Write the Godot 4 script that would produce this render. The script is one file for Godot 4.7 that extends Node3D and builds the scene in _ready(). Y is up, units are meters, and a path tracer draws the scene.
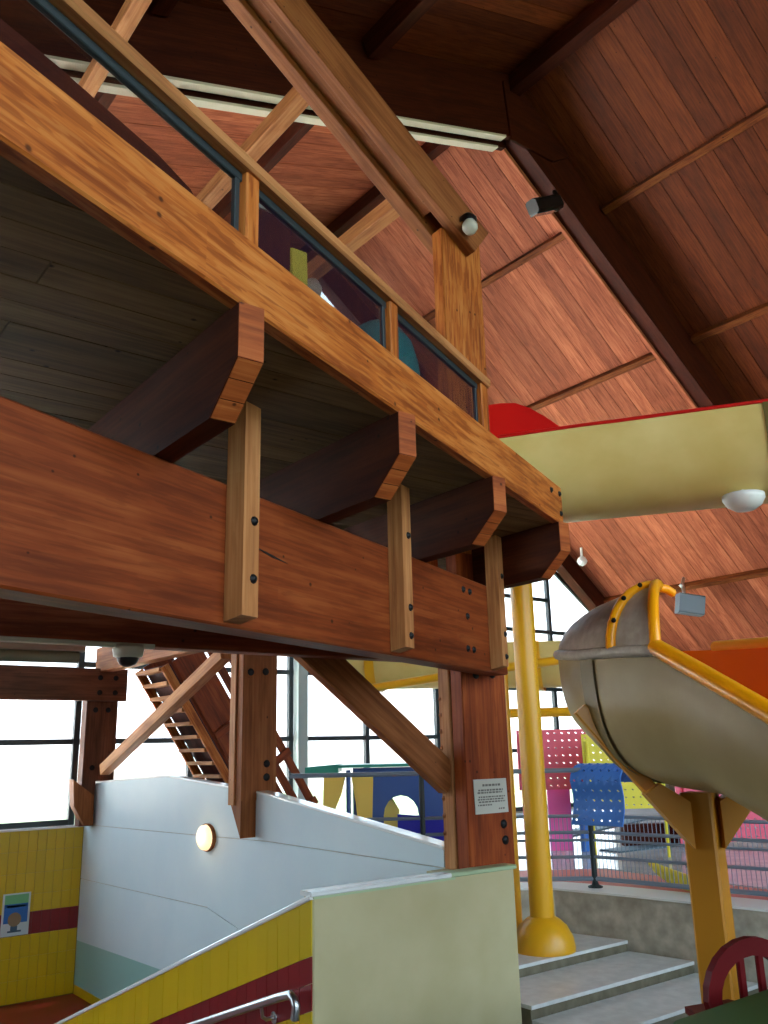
extends Node3D
# Hall of an indoor water park. +X and -Z follow the building grid; metres.

const SLOPE_RIGHT := 0.8036
const SLOPE_LEFT := 0.345
const RIDGE_X := 9.45
const RIDGE_Y := 12.7
var rng := RandomNumberGenerator.new()
var M := {}
var taken := {}
var fdir := Vector3(sin(deg_to_rad(65.83)), 0, -cos(deg_to_rad(65.83)))   # along the skew gallery edge
var fnor := Vector3(cos(deg_to_rad(65.83)), 0, sin(deg_to_rad(65.83)))    # out of the gallery, towards the hall

# ------------------------------------------------------------------ naming
func numbered(n: String) -> String:
	if not taken.has(n):
		taken[n] = 0
		return n
	taken[n] += 1
	return "%s_%03d" % [n, taken[n]]

func tag(o: Node, label: String, category: String, group := "") -> Node:
	o.set_meta("label", label)
	o.set_meta("category", category)
	if group:
		o.set_meta("group", group)
	return o

func thing(called: String, label: String, category: String, at: Vector3, group := "") -> Node3D:
	var o := Node3D.new()
	o.name = numbered(called)
	add_child(o)
	o.position = at
	tag(o, label, category, group)
	return o

func struct_node(called: String, at := Vector3.ZERO) -> Node3D:
	var o := Node3D.new()
	o.name = numbered(called)
	add_child(o)
	o.position = at
	o.set_meta("kind", "structure")
	return o

# commit a SurfaceTool (world coordinates) as one mesh below parent
func obj(called: String, st: SurfaceTool, m: Material, parent: Node3D = null, label := "") -> MeshInstance3D:
	var o := MeshInstance3D.new()
	o.mesh = st.commit()
	o.mesh.surface_set_material(0, m)
	if parent == null:
		o.name = numbered(called)
		add_child(o)
	else:
		o.name = called
		parent.add_child(o, true)
		var base := Vector3.ZERO
		var p: Node = parent
		while p != self:
			base += (p as Node3D).position
			p = p.get_parent()
		o.position = -base
	if label:
		o.set_meta("label", label)
	return o

func struct(called: String, st: SurfaceTool, m: Material) -> MeshInstance3D:
	var o := obj(called, st, m)
	o.set_meta("kind", "structure")
	return o

# ------------------------------------------------------------------ geometry
func begin() -> SurfaceTool:
	var st := SurfaceTool.new()
	st.begin(Mesh.PRIMITIVE_TRIANGLES)
	return st

func vtx(st: SurfaceTool, p: Vector3, n: Vector3, uv: Vector2) -> void:
	st.set_normal(n)
	st.set_uv(uv)
	st.add_vertex(p)

func tri(st: SurfaceTool, a: Vector3, b: Vector3, c: Vector3, n: Vector3, g: Vector3, off: Vector2, us: float, vs: float) -> void:
	if (b - a).cross(c - a).dot(n) > 0.0:
		var t := b
		b = c
		c = t
	var u := g
	if absf(n.dot(g)) > 0.8:
		u = Vector3.UP if absf(n.y) < 0.7 else Vector3.RIGHT
	var v := n.cross(u).normalized()
	for p in [a, b, c]:
		vtx(st, p, n, Vector2(p.dot(u) / us, p.dot(v) / vs) + off)

func newell(p: Array) -> Vector3:
	var n := Vector3.ZERO
	for i in p.size():
		var a: Vector3 = p[i]
		var b: Vector3 = p[(i + 1) % p.size()]
		n += Vector3((a.y - b.y) * (a.z + b.z), (a.z - b.z) * (a.x + b.x), (a.x - b.x) * (a.y + b.y))
	return n.normalized()

func prism(st: SurfaceTool, base: Array, ext: Vector3, g := Vector3.RIGHT, us := 2.4, vs := 0.8) -> void:
	var n := newell(base)
	var off := Vector2(rng.randf(), rng.randf())
	var ax: Vector3 = (base[1] - base[0]).normalized()
	var ay := n.cross(ax)
	var flat := PackedVector2Array()
	for p in base:
		flat.append(Vector2((p - base[0]).dot(ax), (p - base[0]).dot(ay)))
	var idx := Geometry2D.triangulate_polygon(flat)
	var s := 1.0 if n.dot(ext) > 0.0 else -1.0
	for i in range(0, idx.size(), 3):
		tri(st, base[idx[i]], base[idx[i + 1]], base[idx[i + 2]], -n * s, g, off, us, vs)
		tri(st, base[idx[i]] + ext, base[idx[i + 1]] + ext, base[idx[i + 2]] + ext, n * s, g, off, us, vs)
	for i in base.size():
		var a: Vector3 = base[i]
		var b: Vector3 = base[(i + 1) % base.size()]
		var m := (b - a).cross(ext).normalized()
		if (b - a).cross(n).dot(m) < 0.0:
			m = -m
		tri(st, a, b, b + ext, m, g, off, us, vs)
		tri(st, a, b + ext, a + ext, m, g, off, us, vs)

func box(st: SurfaceTool, a: Vector3, b: Vector3, g := Vector3.RIGHT, us := 2.4, vs := 0.8) -> void:
	prism(st, [Vector3(a.x, a.y, a.z), Vector3(b.x, a.y, a.z), Vector3(b.x, a.y, b.z), Vector3(a.x, a.y, b.z)], Vector3(0, b.y - a.y, 0), g, us, vs)

# a timber from a to b: w across, h along up, with chamfered long edges
func beam(st: SurfaceTool, a: Vector3, b: Vector3, w: float, h: float, up := Vector3.UP, c := 0.008) -> void:
	var d := (b - a).normalized()
	var x := d.cross(up).normalized()
	var y := x.cross(d).normalized()
	var p := []
	for q in [[-w / 2 + c, -h / 2], [w / 2 - c, -h / 2], [w / 2, -h / 2 + c], [w / 2, h / 2 - c], [w / 2 - c, h / 2], [-w / 2 + c, h / 2], [-w / 2, h / 2 - c], [-w / 2, -h / 2 + c]]:
		p.append(a + x * q[0] + y * q[1])
	prism(st, p, b - a, d)

func grid(st: SurfaceTool, rows: Array, us := 1.0, vs := 1.0, flip := false) -> void:
	var nr := rows.size()
	var nc: int = rows[0].size()
	var closed: bool = rows[0][0].distance_to(rows[0][nc - 1]) < 1e-4
	var nn := []
	for i in nr:
		var line := PackedVector3Array()
		for j in nc:
			var i0 := maxi(i - 1, 0)
			var i1 := mini(i + 1, nr - 1)
			var j0 := j - 1
			var j1 := j + 1
			if closed:
				j0 = (j - 1) if j > 0 else nc - 2
				j1 = (j + 1) if j < nc - 1 else 1
			else:
				j0 = maxi(j0, 0)
				j1 = mini(j1, nc - 1)
			var n: Vector3 = (rows[i1][j] - rows[i0][j]).cross(rows[i][j1] - rows[i][j0])
			if n.length() < 1e-9:
				n = (rows[i1][j1] - rows[i0][j0]).cross(rows[i1][j0] - rows[i0][j1])
			line.append(n.normalized() * (-1.0 if flip else 1.0))
		nn.append(line)
	for i in nr - 1:
		for j in nc - 1:
			var q := [[i, j], [i + 1, j], [i + 1, j + 1], [i, j + 1]]
			for t in [[0, 1, 2], [0, 2, 3]]:
				var a: Vector3 = rows[q[t[0]][0]][q[t[0]][1]]
				var b: Vector3 = rows[q[t[1]][0]][q[t[1]][1]]
				var c: Vector3 = rows[q[t[2]][0]][q[t[2]][1]]
				var fn: Vector3 = nn[q[t[0]][0]][q[t[0]][1]] + nn[q[t[1]][0]][q[t[1]][1]] + nn[q[t[2]][0]][q[t[2]][1]]
				if (b - a).cross(c - a).length() < 1e-10:
					continue
				var order := [t[0], t[1], t[2]]
				if (b - a).cross(c - a).dot(fn) > 0.0:
					order = [t[0], t[2], t[1]]
				for k in order:
					var r: int = q[k][0]
					var cc: int = q[k][1]
					vtx(st, rows[r][cc], nn[r][cc], Vector2(r * us / nr, cc * vs / nc))

func ring(c: Vector3, x: Vector3, y: Vector3, r: float, sides: int) -> PackedVector3Array:
	var p := PackedVector3Array()
	for k in sides + 1:
		var a := TAU * k / sides
		p.append(c + x * cos(a) * r + y * sin(a) * r)
	return p

func tube(st: SurfaceTool, path: Array, r: float, sides := 12, caps := true) -> void:
	var rows := []
	var d0: Vector3 = (path[1] - path[0]).normalized()
	var x := d0.cross(Vector3.UP if absf(d0.y) < 0.9 else Vector3.RIGHT).normalized()
	for i in path.size():
		var d: Vector3 = (path[mini(i + 1, path.size() - 1)] - path[maxi(i - 1, 0)]).normalized()
		x = (x - d * x.dot(d)).normalized()
		rows.append(ring(path[i], x, d.cross(x), r, sides))
	grid(st, rows, 1, 1, true)
	if caps:
		for e in [0, path.size() - 1]:
			var n: Vector3 = (path[0] - path[1]).normalized() if e == 0 else (path[e] - path[e - 1]).normalized()
			for k in sides:
				tri(st, path[e], rows[e][k], rows[e][k + 1], n, Vector3.UP, Vector2.ZERO, 1, 1)

func lathe(st: SurfaceTool, c: Vector3, profile: Array, sides := 24, axis := Vector3.UP) -> void:
	var x := axis.cross(Vector3.RIGHT if absf(axis.x) < 0.9 else Vector3.BACK).normalized()
	var y := axis.cross(x)
	var rows := []
	for p in profile:
		rows.append(ring(c + axis * p.y, x, y, maxf(p.x, 0.0004), sides))
	grid(st, rows, 1, 1, true)

# sheet with rows of real holes; map(u, v) with u, v in 0..1 gives [point, normal]
func holed(st: SurfaceTool, map: Callable, nu: int, nv: int, thick: float, hu: float, hv: float, slant := 0.0) -> void:
	var corner := [[1, 0], [1, 1], [0, 1], [-1, 1], [-1, 0], [-1, -1], [0, -1], [1, -1]]
	for i in nu:
		for j in nv:
			var rim := []
			var hole := []
			for k in 8:
				var a := TAU * k / 8.0
				var hx := cos(a) * hu
				var hy := sin(a) * hv
				rim.append(Vector2((i + 0.5 + 0.5 * corner[k][0]) / nu, (j + 0.5 + 0.5 * corner[k][1]) / nv))
				hole.append(Vector2((i + 0.5 + hx + hy * slant) / nu, (j + 0.5 + hy) / nv))
			for k in 8:
				var l := (k + 1) % 8
				var q := []
				for uv in [rim[k], rim[l], hole[l], hole[k]]:
					q.append(map.call(uv.x, uv.y))
				for side in [0.5, -0.5]:
					var pts := []
					for e in q:
						pts.append(e[0] + e[1] * thick * side)
					var n: Vector3 = q[0][1] * signf(side)
					tri(st, pts[0], pts[1], pts[2], n, Vector3.RIGHT, Vector2.ZERO, 1, 1)
					tri(st, pts[0], pts[2], pts[3], n, Vector3.RIGHT, Vector2.ZERO, 1, 1)
				var mid: Vector3 = map.call((i + 0.5) / nu, (j + 0.5) / nv)[0]
				var a0: Vector3 = q[3][0] + q[3][1] * thick * 0.5
				var a1: Vector3 = q[2][0] + q[2][1] * thick * 0.5
				var b0: Vector3 = q[3][0] - q[3][1] * thick * 0.5
				var b1: Vector3 = q[2][0] - q[2][1] * thick * 0.5
				var wn := (mid - (a0 + b1) / 2).normalized()
				tri(st, a0, a1, b1, wn, Vector3.RIGHT, Vector2.ZERO, 1, 1)
				tri(st, a0, b1, b0, wn, Vector3.RIGHT, Vector2.ZERO, 1, 1)
	# outer border
	var edge := []
	for k in nu * 2:
		edge.append([Vector2(k / (nu * 2.0), 0), Vector2((k + 1) / (nu * 2.0), 0)])
		edge.append([Vector2(k / (nu * 2.0), 1), Vector2((k + 1) / (nu * 2.0), 1)])
	for k in nv * 2:
		edge.append([Vector2(0, k / (nv * 2.0)), Vector2(0, (k + 1) / (nv * 2.0))])
		edge.append([Vector2(1, k / (nv * 2.0)), Vector2(1, (k + 1) / (nv * 2.0))])
	for e in edge:
		var p: Array = map.call(e[0].x, e[0].y)
		var q: Array = map.call(e[1].x, e[1].y)
		var inner: Array = map.call(lerpf(e[0].x, 0.5, 0.1), lerpf(e[0].y, 0.5, 0.1))
		var n: Vector3 = (q[0] - p[0]).cross(p[1]).normalized()
		if n.dot(inner[0] - p[0]) > 0:
			n = -n
		tri(st, p[0] + p[1] * thick * 0.5, q[0] + q[1] * thick * 0.5, q[0] - q[1] * thick * 0.5, n, Vector3.RIGHT, Vector2.ZERO, 1, 1)
		tri(st, p[0] + p[1] * thick * 0.5, q[0] - q[1] * thick * 0.5, p[0] - p[1] * thick * 0.5, n, Vector3.RIGHT, Vector2.ZERO, 1, 1)

func gal(s: float, c: float, y: float) -> Vector3:     # a point in the frame of the skew gallery edge
	return fdir * s + fnor * c + Vector3(0, y, 0)

func roof_y(x: float) -> float:
	return RIDGE_Y - (SLOPE_RIGHT * (x - RIDGE_X) if x > RIDGE_X else SLOPE_LEFT * (RIDGE_X - x))

func bolt(at: Vector3, n: Vector3, parent: Node3D, r := 0.024, m: Material = null) -> void:
	var st := begin()
	lathe(st, at - n * 0.004, [Vector2(r * 1.25, 0), Vector2(r * 1.25, 0.008), Vector2(r * 0.8, 0.008), Vector2(r * 0.8, 0.018), Vector2(0, 0.019)], 10, n)
	obj("bolt", st, M.iron if m == null else m, parent)

# ------------------------------------------------------------------ materials
func streaks(sd: int, w: int, h: int, size: int, freq: float, oct: int) -> Image:
	var n := FastNoiseLite.new()
	n.seed = sd
	n.frequency = freq
	n.fractal_octaves = oct
	var im := n.get_seamless_image(w, h)
	im.resize(size, size, Image.INTERPOLATE_CUBIC)
	return im

func wood_texture(sd: int, dark: Color, mid: Color, pale: Color, lam: float, knots: int, patch: float) -> ImageTexture:
	var S := 512
	var a := streaks(sd, 10, 512, S, 0.05, 4)
	var b := streaks(sd + 7, 28, 512, S, 0.16, 3)
	var c := streaks(sd + 13, 40, 96, S, 0.05, 3)
	var d := streaks(sd + 29, 56, 220, S, 0.10, 4)
	var r := RandomNumberGenerator.new()
	r.seed = sd
	var kn := []
	for i in knots:
		kn.append(Vector3(r.randf() * S, r.randf() * S, r.randf_range(2.0, 5.0)))
	var lams := PackedFloat32Array()
	for i in 32:
		lams.append(r.randf_range(-1.0, 1.0))
	var im := Image.create(S, S, true, Image.FORMAT_RGB8)
	var ab := a.get_data()
	var bb := b.get_data()
	var cb := c.get_data()
	var db := d.get_data()
	a.convert(Image.FORMAT_L8); b.convert(Image.FORMAT_L8); c.convert(Image.FORMAT_L8); d.convert(Image.FORMAT_L8)
	ab = a.get_data(); bb = b.get_data(); cb = c.get_data(); db = d.get_data()
	for y in S:
		var li := lams[int(y * 16.0 / S)] * lam
		var edge := absf(fposmod(y * 16.0 / S, 1.0) - 0.5) > 0.47 and lam > 0.0
		for x in S:
			var k := y * S + x
			var v := (ab[k] / 255.0 - 0.5) * 0.32 + (bb[k] / 255.0 - 0.5) * 0.13 + (cb[k] / 255.0 - 0.5) * 0.50 + li
			if edge:
				v -= 0.05
			var col: Color
			if v < 0.0:
				col = mid.lerp(dark, clampf(-v * 2.0, 0, 1))
			else:
				col = mid.lerp(pale, clampf(v * 2.0, 0, 1))
			var p := smoothstep(0.60, 0.68, db[k] / 255.0) * patch
			if p > 0.0:
				col = col.lerp(pale, p * 0.6)
			var q := smoothstep(0.37, 0.30, db[k] / 255.0) * patch
			if q > 0.0:
				col = col.lerp(dark, q * 0.75)
			im.set_pixel(x, y, col)
	for e in kn:
		var rad: float = e.z
		for oy in range(-int(rad * 3), int(rad * 3) + 1):
			for ox in range(-int(rad * 2), int(rad * 2) + 1):
				var t := Vector2(ox / (rad * 0.5), oy / (rad * 1.3)).length()
				if t < 1.6:
					var px := posmod(int(e.x) + ox, S)
					var py := posmod(int(e.y) + oy, S)
					im.set_pixel(px, py, im.get_pixel(px, py).lerp(dark * 0.45, smoothstep(1.6, 0.5, t) * 0.7))
	im.generate_mipmaps()
	return ImageTexture.create_from_image(im)

func blotch_texture(sd: int, lo: Color, hi: Color, freq: float) -> ImageTexture:
	var im := streaks(sd, 256, 256, 256, freq, 5)
	im.convert(Image.FORMAT_L8)
	var out := Image.create(256, 256, true, Image.FORMAT_RGB8)
	var data := im.get_data()
	for y in 256:
		for x in 256:
			out.set_pixel(x, y, lo.lerp(hi, data[y * 256 + x] / 255.0))
	out.generate_mipmaps()
	return ImageTexture.create_from_image(out)

func plain(c: Color, rough := 0.6, metal := 0.0) -> StandardMaterial3D:
	var m := StandardMaterial3D.new()
	m.albedo_color = c
	m.roughness = rough
	m.metallic = metal
	return m

func textured(t: Texture2D, tint := Color.WHITE, rough := 0.65) -> StandardMaterial3D:
	var m := plain(tint, rough)
	m.albedo_texture = t
	m.metallic_specular = 0.28
	return m

func blotched(t: Texture2D, scale: float, rough: float, tint := Color.WHITE) -> StandardMaterial3D:
	var m := textured(t, tint, rough)
	m.uv1_triplanar = true
	m.uv1_world_triplanar = true
	m.uv1_scale = Vector3.ONE * scale
	return m

func materials() -> void:
	var red := wood_texture(11, Color(0.43, 0.20, 0.08), Color(0.60, 0.30, 0.13), Color(0.73, 0.44, 0.23), 0.16, 12, 0.30)
	var tan := wood_texture(23, Color(0.46, 0.23, 0.09), Color(0.72, 0.44, 0.19), Color(0.84, 0.62, 0.36), 0.05, 7, 0.55)
	var grey := wood_texture(37, Color(0.26, 0.19, 0.11), Color(0.42, 0.33, 0.20), Color(0.53, 0.43, 0.28), 0.0, 9, 0.2)
	var rose := wood_texture(51, Color(0.46, 0.22, 0.14), Color(0.68, 0.38, 0.26), Color(0.80, 0.50, 0.36), 0.0, 8, 0.35)
	var timber := wood_texture(83, Color(0.44, 0.26, 0.14), Color(0.66, 0.43, 0.25), Color(0.78, 0.58, 0.38), 0.04, 7, 0.2)
	M.glulam = textured(red, Color(0.78, 0.70, 0.66), 0.55)
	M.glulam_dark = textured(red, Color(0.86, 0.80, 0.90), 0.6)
	M.post = textured(red, Color(0.92, 0.82, 0.74), 0.6)
	M.tan = textured(tan, Color(0.95, 0.86, 0.80), 0.55)
	M.tan_pale = textured(timber, Color.WHITE, 0.6)
	M.lit_end_face = textured(red, Color(1.0, 0.98, 0.95), 0.6)  # brighter copy of the glulam, painting in light on joist ends
	M.shaded_joist_side = textured(red, Color(0.48, 0.40, 0.33), 0.7)  # darker copy of the same glulam, painting in shade on joist sides
	M.hazed_wood = textured(grey, Color(0.86, 0.68, 0.74), 0.6)  # greyed purple tint paints in a veil of light
	M.brown = textured(timber, Color(0.82, 0.74, 0.68), 0.6)
	M.soffit = []
	for k in 3:
		M.soffit.append(textured(grey, Color.WHITE.darkened(0.08 * k), 0.75))
	M.boards = []
	for k in 4:
		M.boards.append(textured(rose, Color(1.0 - 0.05 * k, 1.0 - 0.06 * k, 1.0 - 0.06 * k), 0.6))
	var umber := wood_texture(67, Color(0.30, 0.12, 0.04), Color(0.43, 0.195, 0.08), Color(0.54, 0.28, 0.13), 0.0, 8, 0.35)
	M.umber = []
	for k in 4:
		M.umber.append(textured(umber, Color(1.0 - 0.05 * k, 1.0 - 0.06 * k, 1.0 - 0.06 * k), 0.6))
	M.stain = textured(red, Color(0.45, 0.35, 0.33), 0.6)
	M.lit_underside = plain(Color(0.80, 0.77, 0.70), 0.6)  # pale colour paints in window light on the rafter undersides
	M.purlin = textured(tan, Color(0.62, 0.52, 0.46), 0.65)
	M.iron = plain(Color(0.10, 0.09, 0.09), 0.5, 0.6)
	M.steel = plain(Color(0.72, 0.73, 0.74), 0.28, 1.0)
	M.rail = plain(Color(0.50, 0.55, 0.61), 0.35, 0.3)
	M.frame_dark = plain(Color(0.12, 0.16, 0.17), 0.5)
	M.frame_pale = plain(Color(0.62, 0.68, 0.66), 0.5)
	M.black = plain(Color(0.035, 0.035, 0.04), 0.4)
	M.white = plain(Color(0.9, 0.9, 0.88), 0.5)
	M.offwhite = plain(Color(0.74, 0.73, 0.68), 0.5)
	M.coping = plain(Color(0.90, 0.91, 0.90), 0.12)
	M.green_coping = plain(Color(0.66, 0.74, 0.58), 0.45)
	M.cream = blotched(blotch_texture(5, Color(0.72, 0.68, 0.52), Color(0.77, 0.73, 0.58), 0.01), 0.5, 0.5)
	M.blue_wall = blotched(blotch_texture(6, Color(0.77, 0.83, 0.85), Color(0.81, 0.86, 0.87), 0.008), 0.4, 0.5)
	M.teal_wall = plain(Color(0.56, 0.72, 0.69), 0.45)
	M.grout = plain(Color(0.46, 0.42, 0.22), 0.8)
	M.tile_yellow = []
	M.tile_red = []
	for k in 3:
		M.tile_yellow.append(plain(Color(0.80 - 0.012 * k, 0.68 - 0.01 * k, 0.06), 0.3))
		M.tile_red.append(plain(Color(0.50 - 0.012 * k, 0.09, 0.11), 0.3))
	M.red_floor = plain(Color(0.50, 0.08, 0.08), 0.45)
	M.concrete = blotched(blotch_texture(8, Color(0.58, 0.55, 0.49), Color(0.80, 0.77, 0.70), 0.03), 0.6, 0.8)
	M.step = blotched(blotch_texture(9, Color(0.78, 0.78, 0.77), Color(0.88, 0.88, 0.87), 0.03), 0.8, 0.28)
	M.riser = blotched(blotch_texture(12, Color(0.40, 0.37, 0.30), Color(0.50, 0.47, 0.40), 0.03), 0.8, 0.7)
	M.deck = blotched(blotch_texture(10, Color(0.70, 0.71, 0.73), Color(0.80, 0.80, 0.81), 0.02), 0.4, 0.14)
	M.dark_floor = plain(Color(0.24, 0.20, 0.17), 0.6)
	M.pink_deck = plain(Color(0.80, 0.45, 0.42), 0.6)
	M.bench_wall = plain(Color(0.30, 0.22, 0.17), 0.7)
	M.render_wall = plain(Color(0.50, 0.44, 0.36), 0.7)
	M.ground = plain(Color(0.92, 0.92, 0.91), 0.9)
	M.grass = plain(Color(0.26, 0.32, 0.20), 0.9)
	M.hull = blotched(blotch_texture(14, Color(0.80, 0.68, 0.38), Color(0.90, 0.81, 0.55), 0.012), 0.5, 0.38)
	M.hull_grey = blotched(blotch_texture(15, Color(0.56, 0.48, 0.31), Color(0.66, 0.59, 0.42), 0.012), 0.6, 0.35)
	M.hood = blotched(blotch_texture(16, Color(0.58, 0.54, 0.48), Color(0.76, 0.74, 0.70), 0.03), 1.2, 0.35)
	M.red_plastic = plain(Color(0.80, 0.06, 0.05), 0.35)
	M.orange = plain(Color(0.93, 0.42, 0.03), 0.22)
	M.yellow_rim = plain(Color(0.96, 0.62, 0.04), 0.28)
	M.yellow_paint = plain(Color(0.88, 0.64, 0.09), 0.35)
	M.yellow_dull = plain(Color(0.78, 0.52, 0.10), 0.4)
	M.olive = plain(Color(0.42, 0.35, 0.12), 0.5)
	M.pink = plain(Color(0.88, 0.33, 0.44), 0.45)
	M.magenta = plain(Color(0.93, 0.36, 0.66), 0.45)
	M.yellow_panel = plain(Color(0.88, 0.82, 0.18), 0.45)
	M.blue = plain(Color(0.24, 0.47, 0.80), 0.4)
	M.blue_dark = plain(Color(0.22, 0.34, 0.58), 0.45)
	M.cream_yellow = plain(Color(0.94, 0.80, 0.36), 0.45)
	M.teal = plain(Color(0.05, 0.55, 0.57), 0.4)
	M.teal_green = plain(Color(0.18, 0.58, 0.50), 0.4)
	M.chair_red = plain(Color(0.36, 0.012, 0.03), 0.5)
	M.chair_red.metallic_specular = 0.25
	M.table_green = plain(Color(0.10, 0.26, 0.08), 0.45)
	M.dark_board = textured(red, Color(0.30, 0.24, 0.30), 0.6)
	M.bench = textured(red, Color(0.42, 0.28, 0.24), 0.7)
	M.reflection_blue = plain(Color(0.30, 0.40, 0.46), 0.6)  # colour of the window bar reflections painted on the deck
	M.foam_yellow = plain(Color(0.86, 0.78, 0.20), 0.6)
	M.glow = plain(Color(1.0, 0.95, 0.85), 0.4)
	M.glow.emission_enabled = true
	M.glow.emission = Color(1.0, 0.86, 0.62)
	M.glow.emission_energy_multiplier = 0.3
	M.glass = plain(Color(0.9, 0.95, 0.95, 0.06), 0.02)
	M.glass.transparency = BaseMaterial3D.TRANSPARENCY_ALPHA
	M.guard_glass = plain(Color(0.10, 0.12, 0.13, 0.06), 0.02)
	M.guard_glass.transparency = BaseMaterial3D.TRANSPARENCY_ALPHA
	M.smoked_glass = plain(Color(0.13, 0.08, 0.15, 0.42), 0.02)
	M.smoked_glass.transparency = BaseMaterial3D.TRANSPARENCY_ALPHA

# ------------------------------------------------------------------ scene
func _ready() -> void:
	rng.seed = 20
	var cam := Camera3D.new()
	cam.name = "camera"
	var yaw := deg_to_rad(37.6408)
	var pitch := deg_to_rad(15.2286)
	var roll := deg_to_rad(-1.3425)
	var flat := Vector3(sin(yaw), 0, -cos(yaw))
	var f := flat * cos(pitch) + Vector3(0, sin(pitch), 0)
	var up := Vector3(0, cos(pitch), 0) - flat * sin(pitch)
	var rt := Vector3(cos(yaw), 0, sin(yaw))
	cam.transform = Transform3D(Basis(rt * cos(roll) + up * sin(roll), up * cos(roll) - rt * sin(roll), -f), Vector3(0, 1.6, 0))
	cam.fov = 60.86
	cam.near = 0.05
	cam.far = 300
	add_child(cam)
	var we := WorldEnvironment.new()
	we.name = "environment"
	var env := Environment.new()
	env.background_mode = Environment.BG_SKY
	var sky := Sky.new()
	var sm := ProceduralSkyMaterial.new()
	sm.sky_top_color = Color(0.80, 0.92, 1.0)
	sm.sky_horizon_color = Color(0.92, 0.97, 1.0)
	sm.ground_horizon_color = Color(0.80, 0.82, 0.80)
	sm.ground_bottom_color = Color(0.62, 0.64, 0.60)
	sky.sky_material = sm
	env.sky = sky
	env.background_energy_multiplier = 1.5
	env.tonemap_mode = Environment.TONE_MAPPER_LINEAR
	env.tonemap_exposure = 3.8
	env.sdfgi_enabled = true
	env.ssao_enabled = true
	env.ssil_enabled = true
	we.environment = env
	add_child(we)
	var sun := DirectionalLight3D.new()
	sun.name = "sun"
	add_child(sun)
	sun.look_at_from_position(Vector3.ZERO, Vector3(-0.12, -0.99, 0.07))
	sun.light_energy = 4.0
	sun.light_angular_distance = 3.0
	sun.light_color = Color(1.0, 0.97, 0.92)
	sun.shadow_enabled = true
	materials()
	build_floors()
	build_walls()
	build_roof()
	build_gallery()
	build_posts()
	build_stairwell()
	build_ladder()
	build_steps()
	build_flume_upper()
	build_flume_lower()
	build_flume_far()
	build_railing()
	build_playground()
	build_foreground()
	build_fittings()

func build_floors() -> void:
	var st := begin()
	box(st, Vector3(-8, -0.3, -3.2), Vector3(21.2, 0, 9.2))
	struct("floor", st, M.dark_floor)
	st = begin()
	box(st, Vector3(-8, -0.6, -5.55), Vector3(3.41, -0.3, -3.2))
	struct("floor", st, M.dark_floor)
	st = begin()
	box(st, Vector3(-8, -2.2, -15.1), Vector3(5.2, -1.95, -5.55))
	struct("floor", st, M.red_floor)
	st = begin()                                     # ramp down along the tiled wall
	prism(st, [Vector3(1.2, -0.3, -5.56), Vector3(1.2, -1.95, -10.2), Vector3(1.2, -1.95, -5.56)], Vector3(2.21, 0, 0))
	struct("floor", st, M.red_floor)
	st = begin()                                     # playground deck beyond the railing
	prism(st, [Vector3(5.36, 0.1, -8.75), Vector3(7.55, 0.1, -6.95), Vector3(7.72, 0.1, -6.15), Vector3(7.93, 0.1, -4.73), Vector3(8.1, 0.1, -3.2), Vector3(21.2, 0.1, -3.2), Vector3(21.2, 0.1, -15.1), Vector3(5.36, 0.1, -15.1)], Vector3(0, -1.2, 0))
	struct("floor", st, M.concrete)
	st = begin()                                     # its pale floor finish
	prism(st, [Vector3(9.2, 0.101, -3.2), Vector3(9.1, 0.101, -5.6), Vector3(9.2, 0.101, -7.6), Vector3(6.4, 0.101, -9.65), Vector3(5.38, 0.101, -9.4), Vector3(5.38, 0.101, -15.05), Vector3(21.15, 0.101, -15.05), Vector3(21.15, 0.101, -3.2)], Vector3(0, 0.012, 0))
	struct("floor", st, M.deck)
	st = begin()
	box(st, Vector3(3.41, -1.0, -6.15), Vector3(8.1, -0.7, -3.2))
	struct("floor", st, M.step)
	st = begin()  # pale ground, bounded to bounce light up onto the far ceiling
	box(st, Vector3(-60, -2.6, -80), Vector3(9.5, -2.4, -15.4))
	struct("ground", st, M.ground)
	st = begin()
	box(st, Vector3(9.5, -2.6, -80), Vector3(90, -2.4, -15.4))
	struct("ground", st, M.grass)
	st = begin()
	box(st, Vector3(-60, -2.6, -15.4), Vector3(90, -2.4, 70))
	struct("ground", st, M.grass)

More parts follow.
